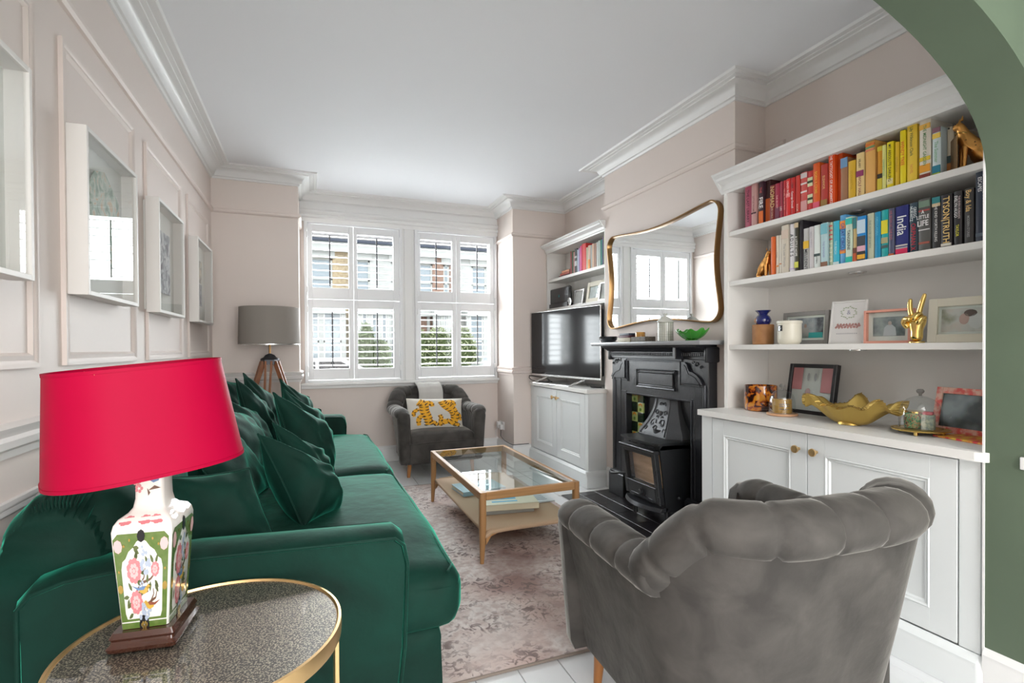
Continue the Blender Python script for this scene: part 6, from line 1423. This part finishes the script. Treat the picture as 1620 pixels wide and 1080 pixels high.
# ------------------------------------------------------------------ ornaments on the right bookcase
def quadruped_cat(label, at, s, flip, face=1, mt=None):
    """sitting leopard bookend; nose towards local +x"""
    t = thing('cat_bookend', label, 'ornament', at); Mx = Matrix.Translation(at) @ Matrix.Rotation(radians(flip), 4, 'Z') @ Matrix.Scale(s, 4)
    me = bpy.data.meshes.new('cat'); 
    J = {'hip': ((-.045, 0, .045), .036), 'belly': ((-.018, 0, .085), .032), 'chest': ((.022, 0, .125), .029), 'neck': ((.036, 0, .160), .019), 'head': ((.044, 0, .188), .023), 'muz': ((.068, 0, .182), .013),
         'fs1': ((.030, .016, .10), .013), 'fk1': ((.032, .018, .05), .009), 'ff1': ((.034, .018, .008), .009), 'ft1': ((.05, .018, .006), .008),
         'fs2': ((.030, -.016, .10), .013), 'fk2': ((.032, -.018, .05), .009), 'ff2': ((.034, -.018, .008), .009), 'ft2': ((.05, -.018, .006), .008),
         'hk1': ((-.018, .030, .048), .020), 'hh1': ((-.045, .034, .014), .011), 'hf1': ((.0, .034, .008), .009), 'hk2': ((-.018, -.030, .048), .020), 'hh2': ((-.045, -.034, .014), .011), 'hf2': ((.0, -.034, .008), .009),
         't1': ((-.085, .0, .02), .009), 't2': ((-.10, .03, .01), .007), 't3': ((-.06, .055, .008), .007)}
    E_ = [('hip', 'belly'), ('belly', 'chest'), ('chest', 'neck'), ('neck', 'head'), ('head', 'muz'), ('chest', 'fs1'), ('fs1', 'fk1'), ('fk1', 'ff1'), ('ff1', 'ft1'), ('chest', 'fs2'), ('fs2', 'fk2'), ('fk2', 'ff2'), ('ff2', 'ft2'), ('hip', 'hk1'), ('hk1', 'hh1'), ('hh1', 'hf1'), ('hip', 'hk2'), ('hk2', 'hh2'), ('hh2', 'hf2'), ('hip', 't1'), ('t1', 't2'), ('t2', 't3')]
    o = skinned(me, J, E_, Mx, 'body', mt or M['goldmatt'], t, s)
    g = G()
    for sy in (-1, 1): g.quadring([[Mx @ Vector((.040+.006*cos(a), sy*.014+.006*sin(a), .203)) for a in [2*pi*j/8 for j in range(8)]], [Mx @ Vector((.038+.0008*cos(a), sy*.018+.0008*sin(a), .222)) for a in [2*pi*j/8 for j in range(8)]]])
    g.build('ears', mt or M['goldmatt'], t, True)
    g = G(); g.sphere(Mx @ Vector((.060, .010, .193)), .003*s).sphere(Mx @ Vector((.060, -.010, .193)), .003*s).sphere(Mx @ Vector((.079, 0, .184)), .004*s); g.build('eyes_and_nose', M['black'], t, True)
    g = G(); g.tube([Mx @ Vector((.036+.021*cos(a), .021*sin(a), .152+.004*cos(a))) for a in [2*pi*j/16 for j in range(16)]], .0025*s, 6, True); g.build('collar', M['gold'], t, True)
    g = G(); rr = random.Random(2)
    for i in range(40):
        u = rr.uniform(0, 1); a = rr.uniform(-1.2, 1.2)+(pi/2 if rr.random() < .5 else -pi/2); c = Vector((-.045, 0, .045)).lerp(Vector((.022, 0, .125)), u); d = (Vector((.022, 0, .125))-Vector((-.045, 0, .045))).normalized(); n = Vector((0, 1, 0))*sin(a)+d.cross(Vector((0, 1, 0)))*cos(a); g.sphere(Mx @ (c+n*(.0345-.004*u)), .0028*s, n=6)
    g.build('spots', M['brassdk'], t)
    return t, Mx
def skinned(me, J, E_, Mx, name, mt, parent, s=1, root='hip', sub=2):
    ks = list(J); me.from_pydata([Mx @ Vector(J[k][0]) for k in ks], [(ks.index(a), ks.index(b)) for a, b in E_], [])
    o = bpy.data.objects.new(name, me); COL.objects.link(o); md = o.modifiers.new('s', 'SKIN'); md.use_smooth_shade = True
    for i, k in enumerate(ks): me.skin_vertices[0].data[i].radius = (J[k][1]*s, J[k][1]*s); me.skin_vertices[0].data[i].use_root = (k == root)
    sb = o.modifiers.new('b', 'SUBSURF'); sb.levels = sub; sb.render_levels = sub
    m2 = bpy.data.meshes.new_from_object(o.evaluated_get(bpy.context.evaluated_depsgraph_get())); bpy.data.objects.remove(o); m2.materials.clear(); m2.materials.append(mt)
    m2.polygons.foreach_set('use_smooth', [True]*len(m2.polygons))
    return link(m2, name, parent)
CATM = mat('antique_gold', (.72, .36, .10), .33, metal=.85, bump=.2, bscale=60)
t, Mx = quadruped_cat('gold spotted sitting cat bookend at the right end of the top shelf', (2.375, 1.166, 1.8765), .93, 132, 1, CATM)
G().obox(Mx @ Matrix.Translation((-.02, 0, .0015)), .15, .09, .003, .001).obox(Mx @ Matrix.Translation((.062, 0, .07)), .003, .085, .14, .001).build('bookend_plate', M['brassdk'], t)
t, Mx = quadruped_cat('dark gold cat bookend at the left end of the second shelf', (2.36, 2.115, 1.5855), .72, -100, 1, CATM)
G().obox(Mx @ Matrix.Translation((-.02, 0, .0015)), .16, .09, .003, .001).build('bookend_plate', M['brassdk'], t)
# blue oil burner on a cork pot
tag(G().lathe([(.052, 0), (.056, .004), (.057, .11), (.054, .1135), (.0, .1135)], (2.40, 2.165, 1.2115), 32).build('cork_pot', mat('cork', (.46, .23, .09), .6, c2=(.36, .16, .06), nscale=20, noise=.5), None, True), 'brown cork-coloured round pot on the third shelf under the blue burner', 'pot')
t = thing('oil_burner', 'cobalt blue ceramic oil burner standing on the brown cork pot', 'burner', (2.40, 2.165, 1.3255)); BL = mat('cobalt_glaze', (.006, .012, .13), .12, coat=1)
G().lathe([(.034, 0), (.042, .012), (.044, .026), (.036, .045), (.024, .056), (.026, .062), (.040, .076), (.042, .080), (.036, .078), (.0, .064)], (2.40, 2.165, 1.3255), 32).build('body', BL, t, True)
G().sphere((2.362, 2.18, 1.347), .006, .013, .015, 12).build('opening', mat('terracotta', (.35, .20, .12), .7), t, True)
t = thing('candle', 'large cream jar candle with small black label, in front of the grey frame', 'candle', (2.36, 1.96, 1.2115))
G().lathe([(.046, 0), (.050, .006), (.056, .012), (.058, .03), (.058, .108), (.061, .110), (.061, .122), (.055, .124), (.0, .124)], (2.36, 1.96, 1.2115), 40).build('jar', mat('cream_ceramic', (.74, .71, .60), .35), t, True)
g = G(); A = [radians(150+4*i) for i in range(10)]; g.quadring([[(2.36+.0588*cos(a), 1.96+.0588*sin(a), z) for a in A] for z in (1.281, 1.312)], False, False); lb = g.build('label', M['black'], t)
for i, wd in enumerate((5, 6, 4)): G().quadring([[(2.36+.0592*cos(a), 1.96+.0592*sin(a), z) for a in A[2:2+wd]] for z in (1.302-.008*i, 1.304-.008*i)], False, False).build('label_print', M['silver'], lb)
# gold hand making a V sign
t = thing('hand_ornament', 'polished gold hand ornament making a V sign on the third shelf', 'ornament', (2.33, 1.335, 1.2115))
Mh = Matrix.Translation((2.33, 1.335, 1.2115)) @ Matrix.Rotation(radians(-4), 4, 'Z')
# local: palm faces -x, y to the left of the photo
J = {'w0': ((0, 0, .004), .025), 'w1': ((0, 0, .035), .022), 'w2': ((0, .0, .056), .024), 'p1': ((.002, .004, .078), .030), 'p2': ((.002, .012, .098), .026), 'p3': ((.002, -.014, .098), .025), 'k1': ((.002, .020, .112), .018), 'k2': ((.002, -.024, .108), .018)}
me = bpy.data.meshes.new('h')
skinned(me, J, [('w0', 'w1'), ('w1', 'w2'), ('w2', 'p1'), ('p1', 'p2'), ('p1', 'p3'), ('p2', 'k1'), ('p3', 'k2')], Mh, 'palm', M['gold'], t, 1, 'w0')
def finger(pts, rs, name='finger'):
    ks = ['a', 'b', 'c', 'd', 'e'][:len(pts)]; me = bpy.data.meshes.new('f'); skinned(me, {k: (p, r) for k, p, r in zip(ks, pts, rs)}, list(zip(ks, ks[1:])), Mh, name, M['gold'], t, 1, 'a')
finger([(0, .018, .108), (-.001, .024, .134), (-.001, .026, .156), (0, .025, .176), (.001, .024, .186)], [.0115, .0098, .0098, .0082, .0055])
finger([(0, -.006, .110), (0, -.014, .140), (0, -.022, .168), (.001, -.029, .192), (.001, -.032, .202)], [.0115, .0098, .0098, .0085, .0055])
finger([(.0, -.018, .108), (-.022, -.020, .120), (-.036, -.014, .104), (-.028, -.006, .086)], [.012, .0125, .012, .010])
finger([(.0, -.034, .096), (-.018, -.038, .106), (-.032, -.030, .092), (-.026, -.020, .074)], [.011, .0115, .011, .009])
finger([(-.004, .028, .062), (-.022, .036, .086), (-.036, .018, .100), (-.046, -.006, .096)], [.014, .0135, .0125, .010], 'thumb')
G().lathe([(.028, 0), (.028, .004), (.026, .006)], Mh @ Vector((0, 0, 0)), 24).build('base', M['gold'], t, True)
# amber tortoiseshell votive
m, t_, b = _new('tortoiseshell'); t = t_
tc = t.nodes.new('ShaderNodeTexCoord'); r1 = ramp(nz(26, 3, .8).outputs[0], [(.44, (.75, .22, .015)), (.50, (.30, .04, .01)), (.56, (.035, .008, .004)), (.36, (.85, .36, .03))]); t.links.new(r1.outputs[0], b.inputs['Base Color']); b.inputs['Roughness'].default_value = .12; b.inputs['Transmission Weight'].default_value = .35; b.inputs['Coat Weight'].default_value = 1
TS = m; t = thing('glass_votive', 'amber tortoiseshell glass tumbler, leftmost on the right cabinet', 'votive', (2.37, 2.155, .8385))
G().lathe([(.0, 0), (.078, .002), (.085, .012), (.0865, .05), (.086, .142), (.082, .142), (.0815, .05), (.080, .016), (.0, .012)], (2.37, 2.155, .8385), 48, None, False).build('tumbler', TS, t, True, 50)
G().lathe([(.0, .014), (.079, .014), (.079, .085), (.0, .086)], (2.37, 2.155, .8385), 32).build('candle_wax', mat('amber_wax', (.70, .28, .05), .5), t, True)
def cloche(label, c, rb, hb, base_mt, r, h, bz, knob=1):
    t = thing('cloche', label, 'cloche', c)
    prof = [(r, bz), (r*1.01, bz+h*.3), (r*.98, bz+h*.55), (r*.86, bz+h*.74), (r*.62, bz+h*.88), (r*.32, bz+h*.96), (r*.12, bz+h*.985), (.006, bz+h)]
    G().lathe(prof, c, 44, None, False).build('glass_dome', M['domeglass'], t, True, 70)
    G().lathe([(r-.001, bz), (r+.0025, bz), (r+.0025, bz+.004), (r-.001, bz+.004)], c, 44, None, False).build('dome_rim', M['domeglass'], t, True)
    G().lathe([(.005, bz+h-.002), (.006, bz+h+.006), (.013, bz+h+.013), (.014, bz+h+.019), (.009, bz+h+.026), (.0, bz+h+.027)], c, 20).build('dome_knob', mat('knob_glass', (.35, .34, .32), .05, trans=.5) if 'kg' not in M else M['kg'], t, True)
    return t
c = (2.30, 1.955, .8385); t = cloche('small glass cloche with amber candle on a pale wood base, beside the tortoiseshell tumbler', c, .08, .012, None, .063, .125, .013)
G().lathe([(.070, 0), (.074, .003), (.074, .012), (.0, .013)], c, 40).build('base', mat('beech', (.60, .34, .19), .45), t, True)
G().lathe([(.046, .0135), (.048, .02), (.048, .085), (.045, .087), (.0, .087)], c, 32).build('jar_candle', mat('amber_jar', (.42, .24, .05), .2, coat=1), t, True)
g = G(); A = [radians(205+6*i) for i in range(11)]
for z0, z1 in ((.060, .064), (.050, .054), (.034, .037)): g.quadring([[(c[0]+.0486*cos(a), c[1]+.0486*sin(a), c[2]+z) for a in A] for z in (z0, z1)], False, False)
g.build('label_print', col((.10, .10, .12)), t)
c = (2.325, 1.318, .8385); t = cloche('wide glass cloche over patterned green boxes on a gold footed tray', c, .08, .012, None, .072, .135, .022)
G().lathe([(.088, .014), (.096, .015), (.098, .021), (.094, .019), (.0, .019)], c, 48).build('tray', M['goldmatt'], t, True)
for a in (200, 270, 330, 90): G().box(c[0]+.08*cos(radians(a))-.006, c[0]+.08*cos(radians(a))+.006, c[1]+.08*sin(radians(a))-.006, c[1]+.08*sin(radians(a))+.006, c[2], c[2]+.015, .002).build('foot', M['gold'], t)
m, t_, b = _new('paisley_card'); t2, t = t, t_; tc = t.nodes.new('ShaderNodeTexCoord'); r1 = ramp(nz(45, 3, 3).outputs[0], [(.42, (.05, .30, .14)), (.50, (.40, .50, .25)), (.57, (.62, .25, .12)), (.64, (.05, .05, .05))]); t.links.new(r1.outputs[0], b.inputs['Base Color']); PC = m; t = t2
G().lathe([(.036, .022), (.037, .024), (.037, .088), (.0, .089)], (c[0]+.005, c[1]+.022, c[2]), 28).build('patterned_candle', PC, t, True)
G().lathe([(.0375, .084), (.0375, .090), (.0, .091)], (c[0]+.005, c[1]+.022, c[2]), 28).build('gold_rim', M['gold'], t, True)
G().obox(Matrix.Translation((c[0]-.012, c[1]-.036, c[2]+.052)) @ Matrix.Rotation(.3, 4, 'Z'), .035, .04, .06, .002).build('patterned_box', mat('patterned_box_print', (.50, .52, .36), .6, c2=(.20, .26, .22), nscale=70, noise=.8), t)
G().obox(Matrix.Translation((c[0]-.012, c[1]-.036, c[2]+.088)) @ Matrix.Rotation(.3, 4, 'Z'), .030, .032, .012, .002).build('red_box', mat('red_print', (.55, .10, .12), .6), t)
# gold ruffled shell bowl
t = thing('shell_bowl', 'large matt gold ruffled clam shell bowl in the middle of the right cabinet', 'bowl', (2.31, 1.60, .8385))
def shell(u, v, off=0):
    a = 2*pi*u; rx, ry = .105, .215
    r = .26+.74*v**.9; ru = sin(a*5+.9)*.6+sin(a*8+.3)*.4; f = v**2.6
    rr_ = r*(1+.07*ru*f); x = rx*rr_*cos(a); y = ry*rr_*sin(a)*(1-.04*(1-v))
    z = .004+.098*(1-(1-v)**1.55)**1.7+.034*ru*f+.010*f*sin(a*13)
    lip = max(0, (v-.82)/.18); x *= 1+.10*lip*lip; y *= 1+.07*lip*lip; z -= .010*lip*lip
    k = 1-off/.1
    return Vector((2.31+x*k, 1.60+y*k, .8385+z+off*.4))
g = G(); NU, NV = 144, 26
out = [[shell(i/NU, .02+.98*j/NV) for i in range(NU)] for j in range(NV+1)]; inn = [[shell(i/NU, .02+.98*j/NV, .006)+Vector((0, 0, .006*(1-j/NV)+.0)) for i in range(NU)] for j in range(NV, -1, -1)]
g.quadring(out+inn); g.build('bowl', M['goldmatt'], t, True, 60)
G().lathe([(.045, 0), (.05, .002), (.046, .012), (.03, .02)], (2.31, 1.60, .8385), 30).build('foot', M['goldmatt'], t, True)
g = G()
for i in range(110):
    a = 2*pi*(i/110); 
    if sin(a) > -.45 and i % 2: continue
    pts = [shell(a/2/pi, q)+Vector((0, 0, .004)) for q in (.62, .72, .82, .92, 1.0)]; g.tube([p for p in pts], [.0012, .002, .0024, .0026, .002], 5)
g.build('coral_ridges', M['goldmatt'], t, True)
# ------------------------------------------------------------------ mantel ornaments
MZ = 1.2405
tag(G().lathe([(.035, 0), (.052, .004), (.070, .022), (.078, .045), (.074, .048), (.066, .030), (.03, .014), (.0, .012)], (2.25, 3.55, MZ), 40, None, False).build('black_bowl', mat('black_glaze', (.015, .017, .02), .15, coat=1), None, True, 60), 'small black glossy bowl at the left end of the mantel shelf', 'bowl')
def bx(name, label, cat, x, y, z, sx, sy, sz, mt, rot=0, b=.002):
    t = G().obox(Matrix.Translation((x, y, z+sz/2)) @ Matrix.Rotation(radians(rot), 4, 'Z'), sx, sy, sz, b, 2).build(name, mt, None, True); return tag(t, label, cat)
bx('box', 'pale cream patterned box at the bottom of the mantel stack', 'box', 2.25, 3.27, MZ, .09, .15, .032, mat('cream_box', (.62, .58, .46), .5, c2=(.45, .42, .33), nscale=60, noise=.6), 4)
bx('box', 'thin plum box in the middle of the mantel stack', 'box', 2.25, 3.275, MZ+.0325, .085, .135, .017, mat('plum_box', (.10, .03, .045), .5), 2)
bx('box', 'thin dark navy box on top of the mantel stack', 'box', 2.25, 3.265, MZ+.050, .08, .135, .016, mat('navy_box', (.03, .04, .07), .5), -3)
bx('notebook', 'thin dark grey strip of card leaning by the black bowl on the mantel', 'card', 2.28, 3.42, MZ, .05, .11, .006, col((.10, .10, .10)), 12)
t = thing('wire_tray', 'black woven tray holding an amber pot on the mantel shelf', 'tray', (2.25, 3.09, MZ))
g = G().box(2.205, 2.295, 3.00, 3.17, MZ, MZ+.004, .001)
for (a, b_, c_, d_) in ((2.205, 2.208, 3.0, 3.17), (2.292, 2.295, 3.0, 3.17), (2.205, 2.295, 3.0, 3.003), (2.205, 2.295, 3.167, 3.17)): g.box(a, b_, c_, d_, MZ, MZ+.036, .001)
g.build('tray', mat('woven_black', (.07, .06, .05), .6, c2=(.16, .13, .09), nscale=90, noise=.8), t)
tag(G().lathe([(.030, 0), (.036, .003), (.037, .062), (.034, .066), (.0, .064)], (2.25, 3.12, MZ+.0045), 28).build('amber_pot', mat('amber_pot', (.60, .32, .06), .25, coat=.8, c2=(.35, .15, .03), nscale=30, noise=.6), None, True), 'small amber and gold pot standing in the black tray on the mantel', 'pot')
# checked lidded jar
m, t_, b = _new('checked_glaze'); t = t_; tc = t.nodes.new('ShaderNodeTexCoord'); sp = t.nodes.new('ShaderNodeSeparateXYZ'); t.links.new(tc.outputs['Object'], sp.inputs[0])
at_ = t.nodes.new('ShaderNodeMath'); at_.operation = 'ARCTAN2'; t.links.new(sp.outputs[0], at_.inputs[0]); t.links.new(sp.outputs[1], at_.inputs[1])
def band(src, k):
    a = t.nodes.new('ShaderNodeMath'); a.operation = 'MULTIPLY'; t.links.new(src, a.inputs[0]); a.inputs[1].default_value = k
    f = t.nodes.new('ShaderNodeMath'); f.operation = 'FRACT'; t.links.new(a.outputs[0], f.inputs[0]); l = t.nodes.new('ShaderNodeMath'); l.operation = 'LESS_THAN'; t.links.new(f.outputs[0], l.inputs[0]); l.inputs[1].default_value = .24; return l.outputs[0]
mx = t.nodes.new('ShaderNodeMath'); mx.operation = 'MAXIMUM'; t.links.new(band(at_.outputs[0], 24/(2*pi)), mx.inputs[0]); t.links.new(band(sp.outputs[2], 90), mx.inputs[1])
mc = t.nodes.new('ShaderNodeMix'); mc.data_type = 'RGBA'; mc.inputs[6].default_value = (.66, .66, .60, 1); mc.inputs[7].default_value = (.22, .23, .19, 1); t.links.new(mx.outputs[0], mc.inputs[0]); t.links.new(mc.outputs[2], b.inputs['Base Color']); b.inputs['Roughness'].default_value = .25
CK = m; JR = thing('lidded_jar', 'white and grey checked ceramic jar with pointed lid on the mantel shelf', 'jar', (2.25, 2.835, MZ))
o = G().lathe([(.050, 0), (.053, .003), (.053, .125), (.050, .128)], (0, 0, 0), 40).build('jar', CK, JR, True); o.matrix_parent_inverse = Matrix()
G().lathe([(.056, .128), (.057, .132), (.050, .142), (.030, .160), (.012, .170), (.008, .172), (.008, .180), (.013, .184), (.012, .190), (.0, .192)], (2.25, 2.835, MZ), 36).build('lid', mat('jar_lid_glaze', (.60, .60, .55), .25), JR, True)
# green cabbage leaf bowl
t = thing('leaf_bowl', 'glossy green leaf shaped bowl at the right end of the mantel shelf', 'bowl', (2.24, 2.565, MZ))
def lf(u, v, off=0):
    a = 2*pi*u; ru = sin(a*9); rx, ry = .075, .125; r = v
    return Vector((2.24+rx*r*cos(a)*(1+.06*ru*v*v), 2.565+ry*r*sin(a)*(1+.05*ru*v*v), MZ+off+.003+.048*v**2.4+.009*ru*v**3+.015*abs(sin(a))*v**3))
NU, NV = 108, 14
G().quadring([[lf(i/NU, .02+.98*j/NV) for i in range(NU)] for j in range(NV+1)]+[[lf(i/NU, .02+.98*j/NV, .004) for i in range(NU)] for j in range(NV, -1, -1)]).build('bowl', mat('green_glaze', (.03, .26, .015), .15, coat=1), t, True, 70)
g = G()
for k in range(9): g.tube([lf((k+.25)/9, q, -.001) for q in (.15, .35, .55, .75, .95)], [.002, .0018, .0015, .0012, .001], 5)
g.build('leaf_veins', mat('green_vein', (.10, .34, .04), .2, coat=1), t, True)
G().lathe([(.04, 0), (.042, .004), (.02, .006)], (2.24, 2.565, MZ), 24).build('foot', mat('green_foot', (.03, .22, .015), .2), t, True)
